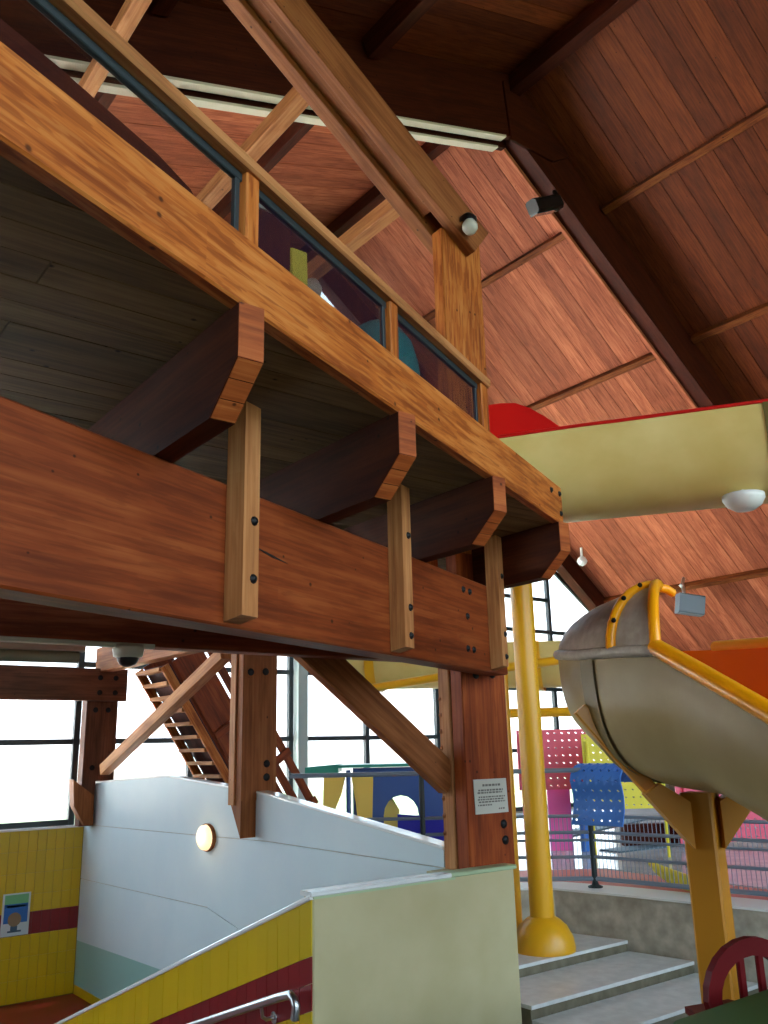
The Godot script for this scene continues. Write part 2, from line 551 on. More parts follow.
func build_walls() -> void:
	# north wall: low parts and the timber gable; the glazing stands between them
	var st := begin()
	box(st, Vector3(-8.2, -2.4, -15.25), Vector3(5.36, 0.5, -14.94))
	var wn := struct("wall_north", st, M.grout)
	# tiles of the yellow wall at the foot of the far windows
	var w := 0.142
	var rows := [[0.50, 0.19, 0], [0.19, -0.13, 0], [-0.13, -0.44, 0], [-0.44, -0.69, 0], [-0.69, -1.01, 1], [-1.01, -1.32, 0], [-1.32, -1.63, 0], [-1.63, -1.94, 0]]
	for r in rows:
		for k in 19:
			var x := 5.19 - w * k
			st = begin()
			var e := 0.012 + rng.randf() * 0.003
			box(st, Vector3(x - w + 0.004, r[1] + 0.004, -14.945), Vector3(x, r[0], -14.94 + e))
			obj("tile", st, M.tile_red[rng.randi() % 3] if r[2] == 1 else M.tile_yellow[rng.randi() % 3], wn)
	st = begin()
	box(st, Vector3(-8.2, 0.5, -15.2), Vector3(5.36, 0.53, -14.88))
	struct("trim_1", st, M.coping)
	st = begin()
	box(st, Vector3(5.36, -1, -15.25), Vector3(21.4, 0.15, -15.1))
	struct("wall_north", st, M.concrete)
	# gable boards above the glazing
	var gb := struct_node("wall_gable", Vector3(9, 7.5, -15.1))
	var xs := []
	var x0 := -8.0
	while x0 < 14.9:
		xs.append(x0)
		x0 += 0.42
	for x in xs:
		var x1: float = minf(x + 0.412, 14.95)
		var parts := [[minf(7.5, roof_y(x) - 0.32), -1.0]]
		if x > 9.6 and x < 11.2:
			parts = [[7.5, 10.35]]
		for p in parts:
			st = begin()
			var t0: float = roof_y(x) + 0.1 if p[1] < 0 else minf(p[1], roof_y(x))
			var t1: float = roof_y(x1) + 0.1 if p[1] < 0 else minf(p[1], roof_y(x1))
			var z: float = -15.1 - rng.randf() * 0.006
			prism(st, [Vector3(x, p[0], z), Vector3(x1, p[0], z), Vector3(x1, t1, z), Vector3(x, t0, z)], Vector3(0, 0, -0.12), Vector3.UP)
			obj("gable_board", st, M.dark_board, gb)
	# glazing of the north wall
	var mx := [-8.0, -5.6, -3.3, -1.2, 0.9, 3.0, 5.03, 7.1, 9.2, 11.05, 13.0, 14.95, 16.9, 18.9, 21.2]
	for i in mx.size() - 1:
		var a: float = mx[i]
		var b: float = mx[i + 1]
		var lo := 0.53 if b < 5.1 else 0.15
		if i == 13:
			st = begin()
			prism(st, [Vector3(a - 0.05, lo, -15.2), Vector3(b, lo, -15.2), Vector3(b, roof_y(b), -15.2), Vector3(a - 0.05, roof_y(a), -15.2)], Vector3(0, 0, 0.12))
			struct("wall_north", st, M.render_wall)
			continue
		var win := struct_node("window_%d" % (i + 1), Vector3(a, lo, -15.1))
		var ya := minf(7.5, roof_y(a) - 0.3) if b < 15 else minf(roof_y(a) - 0.25, 6.25)
		var yb := minf(7.5, roof_y(b) - 0.3) if b < 15 else roof_y(b) - 0.25
		if i == 11:
			ya = 7.5
			yb = 6.35
		st = begin()
		var hw := 0.05
		prism(st, [Vector3(a - hw, lo, -15.16), Vector3(a + hw, lo, -15.16), Vector3(a + hw, ya, -15.16), Vector3(a - hw, ya, -15.16)], Vector3(0, 0, 0.1), Vector3.UP)
		obj("mullion", st, M.frame_dark, win)
		var hs := [lo + 0.04, 1.84, 3.12, 4.38, 5.9] if b < 15 else [lo + 0.04, 1.5, 2.95, 4.38, 5.2]
		if b < 5.1:
			hs = [lo + 0.04, 1.84, 2.9, 3.02, 3.22, 4.38, 5.9]
		for h in hs:
			if h < minf(ya, yb):
				st = begin()
				box(st, Vector3(a + hw, h - 0.045, -15.15), Vector3(b - hw, h + 0.045, -15.08))
				obj("transom", st, M.frame_dark, win)
		st = begin()
		beam(st, Vector3(a, ya - 0.03, -15.11), Vector3(b, yb - 0.03, -15.11), 0.08, 0.1)
		obj("head", st, M.frame_dark, win)
		st = begin()
		prism(st, [Vector3(a, lo, -15.13), Vector3(b, lo, -15.13), Vector3(b, yb, -15.13), Vector3(a, ya, -15.13)], Vector3(0, 0, -0.006))
		obj("pane", st, M.glass, win)
	st = begin()                                      # small gable window near the ridge
	var gw := struct_node("window_15", Vector3(10.4, 10.35, -15.1))
	prism(st, [Vector3(9.6, 10.35, -15.14), Vector3(11.2, 10.35, -15.14), Vector3(11.2, 11.1, -15.14), Vector3(9.6, 12.3, -15.14)], Vector3(0, 0, -0.006))
	obj("pane", st, M.glass, gw)
	st = begin()
	box(st, Vector3(10.36, 10.35, -15.15), Vector3(10.44, 11.8, -15.06))
	box(st, Vector3(9.6, 10.33, -15.15), Vector3(11.2, 10.41, -15.06))
	obj("frame", st, M.frame_dark, gw)
	# pale steel column in front of the glazing
	st = begin()
	box(st, Vector3(9.24, 0.1, -15.04), Vector3(9.46, 7.5, -14.86))
	tag(struct("steel_column", st, M.frame_pale), "pale grey steel column between the far windows", "column")
	# the other three sides, each a low wall, windows and a wall above
	side_wall("wall_south", Vector3(-8, 0, 9.2), Vector3(21.2, 0, 9.2), 0.6, 3.6, 16.0, 6)
	st = begin()
	box(st, Vector3(-8.3, -2.4, -15.3), Vector3(-8.0, 0.4, 9.3))
	box(st, Vector3(-8.3, 3.0, -15.3), Vector3(-8.0, roof_y(-8.0) + 0.1, 9.3))
	box(st, Vector3(-8.3, 0.4, -8.0), Vector3(-8.0, 3.0, 9.3))
	struct("wall_west", st, M.bench_wall)
	var ww := struct_node("window_18", Vector3(-8.1, 0.4, -11.6))  # unseen window added to throw light on the blue wall
	st = begin()
	box(st, Vector3(-8.16, 0.4, -15.1), Vector3(-8.155, 3.0, -8.0))
	obj("pane", st, M.glass, ww)
	for k in 5:
		st = begin()
		box(st, Vector3(-8.2, 0.4, -15.1 + k * 1.75), Vector3(-8.1, 3.0, -15.0 + k * 1.75), Vector3.UP)
		obj("mullion", st, M.frame_dark, ww)
	st = begin()
	box(st, Vector3(21.2, -2.4, -15.3), Vector3(21.5, roof_y(21.2) + 0.1, 9.3))
	struct("wall_east", st, M.render_wall)

func side_wall(called: String, a: Vector3, b: Vector3, lo: float, hi: float, top: float, bays: int) -> void:
	var d := (b - a).normalized()
	var n := d.cross(Vector3.UP) * 0.2
	var st := begin()
	prism(st, [a + Vector3(0, -2.4, 0), b + Vector3(0, -2.4, 0), b + Vector3(0, lo, 0), a + Vector3(0, lo, 0)], n)
	struct(called, st, M.render_wall)
	st = begin()
	if called == "wall_south":
		prism(st, [a + Vector3(0, hi, 0), b + Vector3(0, hi, 0), Vector3(b.x, hi + 0.01, b.z), Vector3(b.x, roof_y(b.x), b.z), Vector3(RIDGE_X, RIDGE_Y, b.z), Vector3(a.x, roof_y(a.x), a.z)], n)
	else:
		prism(st, [a + Vector3(0, hi, 0), b + Vector3(0, hi, 0), b + Vector3(0, roof_y(b.x) + 0.1, 0), a + Vector3(0, roof_y(a.x) + 0.1, 0)], n)
	struct(called, st, M.render_wall)
	var win := struct_node("window_16", a)
	for k in bays + 1:
		st = begin()
		var p := a.lerp(b, float(k) / bays)
		beam(st, p + n * 0.5 + Vector3(0, lo, 0), p + n * 0.5 + Vector3(0, hi, 0), 0.12, 0.12, d)
		obj("mullion", st, M.frame_dark, win)
	st = begin()
	prism(st, [a + n * 0.5 + Vector3(0, lo, 0), b + n * 0.5 + Vector3(0, lo, 0), b + n * 0.5 + Vector3(0, hi, 0), a + n * 0.5 + Vector3(0, hi, 0)], n * 0.03)
	obj("pane", st, M.glass, win)

func roof_pt(x: float, z: float, drop := 0.0) -> Vector3:
	return Vector3(x, roof_y(x) - drop, z)

func build_roof() -> void:
	# two roof slopes: a deck on top, boards nailed below it where the photo sees them
	var st := begin()
	var L := RIDGE_X
	prism(st, [roof_pt(L, 9.4, -0.06), roof_pt(21.4, 9.4, -0.06), roof_pt(21.4, -15.4, -0.06), roof_pt(L, -15.4, -0.06)], Vector3(0, 0.2, 0), Vector3(0.78, -0.626, 0), 2.4, 1.0)
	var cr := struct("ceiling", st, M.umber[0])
	st = begin()
	prism(st, [roof_pt(L, 9.4, -0.06), roof_pt(-8.2, 9.4, -0.06), roof_pt(-8.2, -15.4, -0.06), roof_pt(L, -15.4, -0.06)], Vector3(0, 0.2, 0), Vector3(0.945, 0.326, 0), 2.4, 1.0)
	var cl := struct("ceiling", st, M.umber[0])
	var px := [9.45, 11.66, 14.0, 16.3, 18.63, 21.2]
	var nR := Vector3(0.626, 0.78, 0)
	var gR := Vector3(0.78, -0.626, 0)
	var bw := 0.34
	for k in 36:
		var z := -15.1 + bw * k
		for i in 5:
			st = begin()
			var pr := rng.randf() * 0.006
			var a := roof_pt(px[i], z + 0.004) - nR * pr
			var b := roof_pt(px[i + 1], z + 0.004) - nR * pr
			prism(st, [a, b, b + Vector3(0, 0, bw - 0.009), a + Vector3(0, 0, bw - 0.009)], nR * 0.035, gR)
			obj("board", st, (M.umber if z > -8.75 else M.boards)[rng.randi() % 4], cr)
	var lx := [9.45, 6.4, 3.1, 0.0]
	var gL := Vector3(0.945, 0.326, 0)
	var nL := Vector3(-0.326, 0.945, 0)
	for k in 25:
		var z := -15.1 + bw * k
		for i in 3:
			st = begin()
			var pr := rng.randf() * 0.006
			var a := roof_pt(lx[i], z + 0.004) - nL * pr
			var b := roof_pt(lx[i + 1], z + 0.004) - nL * pr
			prism(st, [a, b, b + Vector3(0, 0, bw - 0.009), a + Vector3(0, 0, bw - 0.009)], nL * 0.035, gL)
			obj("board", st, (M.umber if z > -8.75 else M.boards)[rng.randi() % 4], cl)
	# purlins
	var far_names := {11.66: "highest purlin of the far right roof slope, just below the ridge", 14.0: "middle purlin of the far right slope, running behind the red slide panel", 18.63: "lowest purlin of the far right slope, with a grey floodlight on it"}
	var near_names := {11.66: "upper purlin on the dark near right roof slope", 14.0: "second purlin of the dark near right slope, above the beige slide"}
	for x in [11.66, 14.0, 18.63]:
		st = begin()
		beam(st, roof_pt(x, -14.58) - nR * 0.09, roof_pt(x, -8.75) - nR * 0.09, 0.13, 0.16, nR)
		tag(obj("purlin", st, M.purlin), far_names[x], "purlin", "purlins of the right roof slope")
		if x < 15:
			st = begin()
			beam(st, roof_pt(x, -8.35) - nR * 0.09, roof_pt(x, 9.0) - nR * 0.09, 0.13, 0.16, nR)
			tag(obj("purlin", st, M.purlin), near_names[x], "purlin", "purlins of the right roof slope")
	st = begin()
	beam(st, Vector3(9.45, 12.42, -8.35), Vector3(9.45, 12.42, 9.0), 0.24, 0.34)
	tag(obj("ridge_beam", st, M.stain), "dark ridge beam of the near bay, meeting the arch peak at top", "beam")
	st = begin()
	beam(st, Vector3(9.35, 12.4, -8.75), Vector3(9.35, 12.4, -15.0), 0.2, 0.3)
	tag(obj("ridge_beam", st, M.stain), "dark ridge beam of the far bay behind the diagonal timber", "beam")
	for q in [[6.35, "dark purlin crossing the light bay behind the glass guard"], [3.1, "leftmost dark purlin of the light left bay"]]:
		st = begin()
		beam(st, roof_pt(q[0], -8.75) - nL * 0.15, roof_pt(q[0], -15.0) - nL * 0.15, 0.2, 0.3, nL)
		tag(obj("purlin", st, M.stain), q[1], "purlin", "purlins of the left roof slope")
	for q in [[6.35, "thick dark purlin of the near bay above the arch, right of the diagonal timber"], [3.1, "thick dark purlin of the near bay at the top left corner"]]:
		st = begin()
		beam(st, roof_pt(q[0], -8.35) - nL * 0.15, roof_pt(q[0], 9.0) - nL * 0.15, 0.24, 0.32, nL)
		tag(obj("purlin", st, M.stain), q[1], "purlin", "purlins of the left roof slope")
	# twin rafters of the frame
	var fr := thing("roof_frame", "large dark stained roof frame with peak, twin left rafters and steel gusset", "roof frame", Vector3(9.4, 11, -8.5))
	for q in [[-8.4, 1.02, 1.3], [-8.6, 1.1, 1.38]]:
		st = begin()
		prism(st, [Vector3(-7.9, roof_y(-7.9) - 0.02, q[0]), Vector3(9.4, RIDGE_Y - 0.04, q[0]), Vector3(9.4, RIDGE_Y - q[2], q[0]), Vector3(-7.9, roof_y(-7.9) - q[1] + 0.1, q[0])], Vector3(0, 0, -0.11), gL)
		obj("left_rafter", st, M.stain, fr)
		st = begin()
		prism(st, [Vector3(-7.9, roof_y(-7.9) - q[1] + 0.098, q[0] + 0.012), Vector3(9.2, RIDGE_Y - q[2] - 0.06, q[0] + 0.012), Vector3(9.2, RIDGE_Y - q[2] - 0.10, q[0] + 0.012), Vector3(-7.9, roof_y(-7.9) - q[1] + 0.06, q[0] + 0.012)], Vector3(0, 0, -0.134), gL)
		obj("lit_underside_strip", st, M.lit_underside, fr, "pale strip painting in window light under the rafter")
	st = begin()
	prism(st, [Vector3(9.4, RIDGE_Y - 0.03, -8.4), roof_pt(21.0, -8.4, 0.02), roof_pt(21.0, -8.4, 0.55), Vector3(9.4, RIDGE_Y - 1.2, -8.4)], Vector3(0, 0, -0.3), gR)
	obj("right_rafter", st, M.stain, fr)
	st = begin()  # strip painting in light on the right rafter's lower edge
	prism(st, [Vector3(9.3, RIDGE_Y - 1.25, -8.69), roof_pt(20.0, -8.69, 0.6), roof_pt(20.0, -8.69, 0.56), Vector3(9.3, RIDGE_Y - 1.15, -8.69)], Vector3(0, 0, -0.06), gR)
	obj("lit_underside_strip", st, M.boards[0], fr, "strip painting in light along the lower edge")
	st = begin()
	prism(st, [Vector3(9.2, 12.4, -8.36), Vector3(9.45, 12.55, -8.36), Vector3(10.75, 11.58, -8.36), Vector3(10.3, 11.3, -8.36), Vector3(9.3, 11.28, -8.36)], Vector3(0, 0, -0.04), Vector3.RIGHT)
	obj("gusset", st, M.stain, fr)
	st = begin()
	prism(st, [roof_pt(9.45, -14.6, 0.02), roof_pt(21.0, -14.6, 0.02), roof_pt(21.0, -14.6, 0.55), roof_pt(9.45, -14.6, 0.7)], Vector3(0, 0, -0.3), gR)
	tag(obj("gable_rafter", st, M.stain), "dark rafter along the slanting edge of the far gable window", "rafter")

func build_gallery() -> void:
	# soffit planks, laid square to the joists and cut off by the skew edge
	var deck := thing("gallery_deck", "weathered grey-brown plank deck of the gallery seen from below", "deck", Vector3(2, 3.38, -3.5))
	var st: SurfaceTool
	for r in 34:
		var z0 := -0.75 - r * 0.19
		var z1 := z0 - 0.184
		var cuts := [-3.2, -1.9 + (r % 3) * 0.9, 0.8 + ((r * 2) % 3) * 1.1, 3.4 + ((r + 1) % 2) * 1.2, 6.7]
		for i in cuts.size() - 1:
			var clip := PackedVector2Array([Vector2(cuts[i], z0), Vector2(cuts[i + 1] - 0.006, z0), Vector2(cuts[i + 1] - 0.006, z1), Vector2(cuts[i], z1)])
			var area := PackedVector2Array()
			for e in [[-4.0, -2.09], [7.2, -2.09], [9.3, -4.6], [-4.0, -4.6]]:
				var p := gal(e[0], e[1], 0)
				area.append(Vector2(p.x, p.z))
			var hole := PackedVector2Array([Vector2(5.15, -5.5), Vector2(5.77, -5.5), Vector2(5.77, -6.05), Vector2(5.15, -6.05)])
			var pieces: Array = []
			for poly in Geometry2D.intersect_polygons(clip, area):
				pieces.append_array(Geometry2D.clip_polygons(poly, hole))
			for poly in pieces:
				if poly.size() < 3 or Geometry2D.is_polygon_clockwise(poly) != Geometry2D.is_polygon_clockwise(pieces[0]):
					continue
				var base := []
				var y := 3.38 + rng.randf() * 0.004
				for p in poly:
					base.append(Vector3(p.x, y, p.y))
				st = begin()
				prism(st, base, Vector3(0, 0.04, 0), Vector3.RIGHT)
				obj("plank", st, M.soffit[rng.randi() % 3], deck)
	# fascia
	var fa := thing("fascia_beam", "long tan fascia board with scuffed patches along the gallery edge", "beam", gal(3, -2.05, 3.37))
	st = begin()
	beam(st, gal(-2.0, -2.047, 3.532), gal(6.9, -2.047, 3.532), 0.08, 0.325, Vector3.UP, 0.01)
	obj("board", st, M.tan, fa)
	for q in [[6.62, 3.6], [6.84, 3.62], [6.84, 3.45]]:
		bolt(gal(q[0], -2.005, q[1]), fnor, fa, 0.02)
	# joists
	var jl := ["first bracketed joist from the left, nearest and largest", "second bracketed joist, behind the second bolted strut", "third bracketed joist from the left, above the beam's bolted end", "last bracketed joist, at the gallery corner against the gable window"]
	var jx := [1.50, 2.775, 4.03, 5.365]
	for k in 4:
		var x: float = jx[k]
		var zt := (-2.0 - 0.4095 * (x + 0.04)) / 0.9123
		var zb := (-4.6 - 0.4095 * x) / 0.9123 if k < 3 else -5.66
		var j := thing("bracket_joist", "red-brown glulam " + jl[k], "joist", Vector3(x, 2.94, zt), "gallery joists with chamfered ends")
		st = begin()
		prism(st, [Vector3(x, 3.376, zt), Vector3(x, 3.13, zt), Vector3(x, 2.942, zt - 0.235), Vector3(x, 2.942, zb), Vector3(x, 3.376, zb)], Vector3(0.12, 0, 0), Vector3.BACK)
		obj("body", st, M.shaded_joist_side, j)
		st = begin()                                  # end face laminations, brighter to paint in the light they catch
		prism(st, [Vector3(x + 0.002, 3.374, zt + 0.001), Vector3(x + 0.118, 3.374, zt + 0.001), Vector3(x + 0.118, 3.132, zt + 0.001), Vector3(x + 0.002, 3.132, zt + 0.001)], Vector3(0, 0, 0.004))
		for i in 3:
			var t0 := i / 3.0
			var t1 := (i + 0.94) / 3.0
			var a := Vector3(x + 0.004, 3.13, zt).lerp(Vector3(x + 0.004, 2.942, zt - 0.235), t0)
			var b := Vector3(x + 0.004, 3.13, zt).lerp(Vector3(x + 0.004, 2.942, zt - 0.235), t1)
			prism(st, [a, b, b + Vector3(0.112, 0, 0), a + Vector3(0.112, 0, 0)], Vector3(0, -0.003, 0.003), Vector3.RIGHT)
		obj("lit_end_face", st, M.lit_end_face, j)
	# main beam with its struts
	var mb := thing("main_beam", "deep red-brown glulam beam carrying the gallery joists", "beam", gal(2, -2.83, 2.2))
	st = begin()
	beam(st, gal(-3.0, -2.835, 2.572), gal(7.33, -2.835, 2.572), 0.2, 0.735, Vector3.UP, 0.012)
	obj("glulam", st, M.glulam, mb)
	st = begin()
	prism(st, [gal(3.62, -2.733, 2.655), gal(3.80, -2.733, 2.635), gal(3.95, -2.733, 2.612), gal(3.80, -2.733, 2.620)], fnor * 0.002)
	obj("crack", st, M.black, mb, "dark drying crack")
	for q in [[6.42, 2.83], [6.55, 2.83], [6.48, 2.62], [6.46, 2.36], [6.58, 2.36]]:
		bolt(gal(q[0], -2.732, q[1]), fnor, mb, 0.022)
	var sl := ["first bolted strut on the main beam, left of the others", "second bolted strut on the main beam, in its middle", "third bolted strut at the end of the main beam"]
	var ss := [3.46, 5.21, 6.99]
	var sw := [0.20, 0.27, 0.30]
	for k in 3:
		var s: float = ss[k]
		var v := thing("strut", "pale timber " + sl[k], "strut", gal(s, -2.67, 2.24), "bolted struts on the main beam")
		st = begin()
		var ctr := gal(s, -2.67, 0)
		var hw := 0.065
		var hd := 0.05
		prism(st, [ctr + fdir * -hw + fnor * -0.062 + Vector3(0, 2.225, 0), ctr + fdir * hw + fnor * -0.062 + Vector3(0, 2.225, 0), ctr + fdir * hw + fnor * hd + Vector3(0, 2.25, 0), ctr + fdir * -hw + fnor * hd + Vector3(0, 2.25, 0)], Vector3(0, 1.12, 0), Vector3.UP)
		obj("post", st, M.tan_pale, v)
		for y in ([2.44, 2.74] if k == 0 else [2.33, 2.52, 2.62 + 0.4]):
			bolt(gal(s + 0.02, -2.618, y), fnor, v, 0.02)
	# guard: balusters, rail, glass
	var bl := ["first tan baluster of the glass guard from the left", "second tan baluster, in front of the teal dome", "last tan baluster at the end of the handrail"]
	var bs := [2.655, 3.97, 5.30]
	for k in 3:
		st = begin()
		beam(st, gal(bs[k], -2.065, 3.697), gal(bs[k], -2.065, 4.034), 0.07, 0.09, fdir)
		tag(obj("baluster", st, M.tan), bl[k], "baluster", "balusters of the glass guard")
	var hr := thing("handrail", "long pale timber handrail with dark gasket strip above the glass guard", "handrail", gal(3, -2.06, 4.04))
	st = begin()
	beam(st, gal(-2.0, -2.06, 4.067), gal(5.37, -2.06, 4.067), 0.11, 0.065, Vector3.UP, 0.012)
	obj("rail", st, M.tan_pale, hr)
	st = begin()
	beam(st, gal(-2.0, -2.075, 4.014), gal(5.33, -2.075, 4.014), 0.03, 0.042, Vector3.UP, 0.004)
	obj("gasket", st, M.frame_dark, hr)
	var gl := ["clear leftmost large glass pane under the handrail", "smoky purple glass pane between the first two balusters, yellow float behind it", "smoky purple glass pane at the far end of the handrail"]
	var gs := [[-2.0, 2.60], [2.71, 3.92], [4.02, 5.25]]
	for k in 3:
		var g := thing("guard_pane", gl[k], "glass pane", gal(gs[k][0], -2.075, 3.6), "glass panes of the guard")
		st = begin()
		beam(st, gal(gs[k][0], -2.075, 3.845), gal(gs[k][1], -2.075, 3.845), 0.01, 0.298, Vector3.UP, 0.001)
		obj("glass", st, M.guard_glass if k == 0 else M.smoked_glass, g)
		st = begin()
		beam(st, gal(gs[k][1] - 0.015, -2.075, 3.698), gal(gs[k][1] - 0.015, -2.075, 3.994), 0.025, 0.03, fdir, 0.003)
		obj("edge_strip", st, M.frame_dark, g)
	# things standing on the gallery
	st = begin()
	prism(st, [gal(-2.0, -2.16, 3.426), gal(2.47, -2.16, 3.426), gal(2.47, -2.16, 3.80), gal(2.40, -2.16, 3.86), gal(2.2, -2.16, 3.90), gal(1.7, -2.16, 3.925), gal(-2.0, -2.16, 3.95)], fnor * -0.06, fdir)
	tag(obj("bench_back", st, M.bench), "dark brown curved bench back behind the leftmost glass pane", "bench")
	st = begin()
	lathe(st, Vector3(3.95, 3.426, -5.15), [Vector2(0.34, 0), Vector2(0.34, 1.0), Vector2(0.325, 1.17), Vector2(0.28, 1.34), Vector2(0.20, 1.46), Vector2(0.1, 1.53), Vector2(0.0, 1.55)], 28)
	tag(obj("play_dome", st, M.teal), "smooth teal plastic dome behind the second baluster", "play dome")
	var lk := thing("locker", "narrow brown timber locker behind the first baluster", "locker", Vector3(2.35, 3.42, -4.3))
	st = begin()
	box(st, Vector3(2.42, 3.426, -4.62), Vector3(2.66, 5.02, -4.40), Vector3.UP)
	obj("body", st, M.bench, lk)
	st = begin()
	box(st, Vector3(2.40, 5.02, -4.64), Vector3(2.68, 5.05, -4.38), Vector3.RIGHT)
	obj("top", st, M.offwhite, lk)
	st = begin()
	beam(st, Vector3(2.78, 3.43, -4.45), Vector3(2.76, 4.86, -4.48), 0.14, 0.07, Vector3.BACK, 0.015)
	tag(obj("foam_float", st, M.foam_yellow), "yellow foam float standing beside the brown locker", "float")

func build_posts() -> void:
	var st: SurfaceTool
	# main post
	var mp := thing("main_post", "tall red-brown timber post at the end of the main beam, carrying a paper notice", "post", Vector3(5.45, 0, -5.8))
	st = begin()
	beam(st, Vector3(5.455, 0.615, -5.76), Vector3(5.455, 3.3, -5.76), 0.53, 0.15, Vector3.FORWARD, 0.01)
	obj("core", st, M.post, mp)
	st = begin()
	beam(st, Vector3(5.455, 3.3, -5.76), Vector3(5.455, 6.62, -5.76), 0.53, 0.15, Vector3.FORWARD, 0.01)
	obj("upper_core", st, M.tan, mp)
	st = begin()
	beam(st, Vector3(5.43, 0.615, -5.925), Vector3(5.43, 2.31, -5.925), 0.49, 0.15, Vector3.FORWARD, 0.01)
	obj("side_plank", st, M.tan_pale, mp)  # paler than the core, painting in window light on this side
	st = begin()
	for k in 9:                                        # chipped notches on the plank edge
		var y := 0.9 + k * 0.14
		prism(st, [Vector3(5.175, y, -5.99), Vector3(5.19, y + 0.03, -5.99), Vector3(5.19, y - 0.03, -5.99)], Vector3(0, 0, 0.03))
	obj("splinter", st, M.brown, mp)
	for q in [[5.36, 2.215], [5.56, 2.225], [5.60, 0.96], [5.61, 0.83]]:
		bolt(Vector3(q[0], q[1], -5.683), Vector3.BACK, mp, 0.03)
	var sg := thing("notice", "white paper notice with faint printed lines pinned to the main post", "notice", Vector3(5.5, 1.18, -5.68))
	st = begin()
	prism(st, [Vector3(5.275, 1.055, -5.682), Vector3(5.66, 1.055, -5.682), Vector3(5.65, 1.335, -5.682), Vector3(5.265, 1.335, -5.682)], Vector3(0, 0, 0.006))
	obj("sheet", st, M.offwhite, sg)
	var ink := plain(Color(0.42, 0.40, 0.38), 0.8)
	var lines := [[0.10, 0.31, 1.285, 0.009], [0.05, 0.34, 1.245, 0.007], [0.04, 0.33, 1.225, 0.007], [0.05, 0.36, 1.19, 0.006], [0.04, 0.35, 1.17, 0.006], [0.05, 0.36, 1.15, 0.006], [0.04, 0.20, 1.125, 0.006], [0.28, 0.35, 1.09, 0.006]]
	for l in lines:
		st = begin()
		var x: float = 5.265 + l[0]
		while x < 5.265 + l[1]:
			var w := rng.randf_range(0.012, 0.035)
			box(st, Vector3(x, l[2] - l[3], -5.676), Vector3(minf(x + w, 5.265 + l[1]), l[2] + l[3], -5.6752))
			x += w + 0.008
		obj("print_line", st, ink, sg)
	# dark tie beam behind the main beam and the brace below it
	st = begin()
	beam(st, Vector3(-4, 2.575, -5.79), Vector3(5.18, 2.575, -5.79), 0.16, 0.53)
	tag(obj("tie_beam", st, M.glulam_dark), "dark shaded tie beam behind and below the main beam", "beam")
	st = begin()
	beam(st, Vector3(5.22, 1.33, -5.94), Vector3(3.62, 2.52, -5.94), 0.12, 0.26, Vector3.UP, 0.012)
	tag(obj("brace", st, M.brown), "diagonal brown brace running from the main post up left to the tie beam", "brace")
	# diagonal rafter from the head of the main post
	var dr := thing("diagonal_rafter", "big diagonal two-ply timber rising up left from the head of the main post", "rafter", Vector3(5.5, 6.6, -5.75))
	var pa := Vector3(5.62, 6.55, 0)
	var pb := Vector3(1.42, 9.60, 0)
	st = begin()
	beam(st, pa + Vector3(0, 0, -5.615), pb + Vector3(0, 0, -5.615), 0.13, 0.36)
	obj("ply", st, M.brown, dr)
	st = begin()
	beam(st, pa + Vector3(0, -0.02, -5.92), pb + Vector3(0, -0.02, -5.92), 0.16, 0.36)
	obj("ply", st, M.brown, dr)
	st = begin()
	beam(st, Vector3(5.165, 6.897, -5.765), pb + Vector3(0, 0, -5.765), 0.15, 0.30)
	obj("packing_ply", st, M.brown, dr)
	# light struts running back from it
	var ll := ["light timber running back from the middle of the diagonal timber", "light timber running back from near the post head, seen through glass", "light timber at the top left corner behind the handrail"]
	var lp := [[3.80, 7.78, -13.0], [5.12, 7.2, -13.5], [2.45, 8.85, -12.5]]
	for k in 3:
		st = begin()
		beam(st, Vector3(lp[k][0], lp[k][1], -6.01), Vector3(lp[k][0], lp[k][1], lp[k][2]), 0.16, 0.18)
		tag(obj("cross_timber", st, M.tan_pale), ll[k], "timber", "light timbers behind the diagonal rafter")
	# pendant post on the blue wall
	var pp := thing("hanging_post", "stout timber post with slanting cut foot astride the pale blue wall", "post", Vector3(5.23, 1.1, -9.4))
	st = begin()
	box(st, Vector3(5.0, 1.07, -9.54), Vector3(5.46, 3.0, -9.27), Vector3.UP)
	obj("shaft", st, M.brown, pp)
	st = begin()
	prism(st, [Vector3(5.0, 1.07, -9.54), Vector3(5.0, 0.67, -9.27), Vector3(5.0, 1.072, -9.27)], Vector3(0.195, 0, 0), Vector3.UP)
	obj("foot", st, M.brown, pp)
	st = begin()
	box(st, Vector3(4.975, 1.02, -9.53), Vector3(4.999, 3.0, -9.40), Vector3.UP)
	obj("edge_plank", st, M.tan_pale, pp)
	for q in [[5.10, 2.52], [5.30, 2.53], [5.33, 1.47], [5.33, 1.32]]:
		bolt(Vector3(q[0], q[1], -9.268), Vector3.BACK, pp, 0.035)
	st = begin()
	beam(st, Vector3(5.22, 3.14, -6.1), Vector3(5.22, 3.14, -14.6), 0.22, 0.4)
	tag(obj("plate_beam", st, M.brown), "long timber over the pale blue wall, its lower edge showing behind the camera dome", "beam")
	# far left post with beam
	var fp := thing("far_post", "dark timber post before the far left windows", "post", Vector3(5.2, 0.53, -14.55))
	st = begin()
	prism(st, [Vector3(4.97, 0.535, -14.72), Vector3(5.19, 0.535, -14.72), Vector3(5.19, 1.21, -14.72), Vector3(5.49, 1.21, -14.72), Vector3(5.49, 2.93, -14.72), Vector3(4.97, 2.93, -14.72)], Vector3(0, 0, 0.22), Vector3.UP)
	obj("shaft", st, M.hazed_wood, fp)
	st = begin()
	prism(st, [Vector3(4.80, 1.25, -14.6), Vector3(5.14, 1.0, -14.6), Vector3(5.16, 0.55, -14.6), Vector3(5.02, 0.55, -14.6), Vector3(4.84, 0.85, -14.6)], Vector3(0, 0, 0.2), Vector3.UP)
	obj("foot_bracket", st, M.brown, fp)
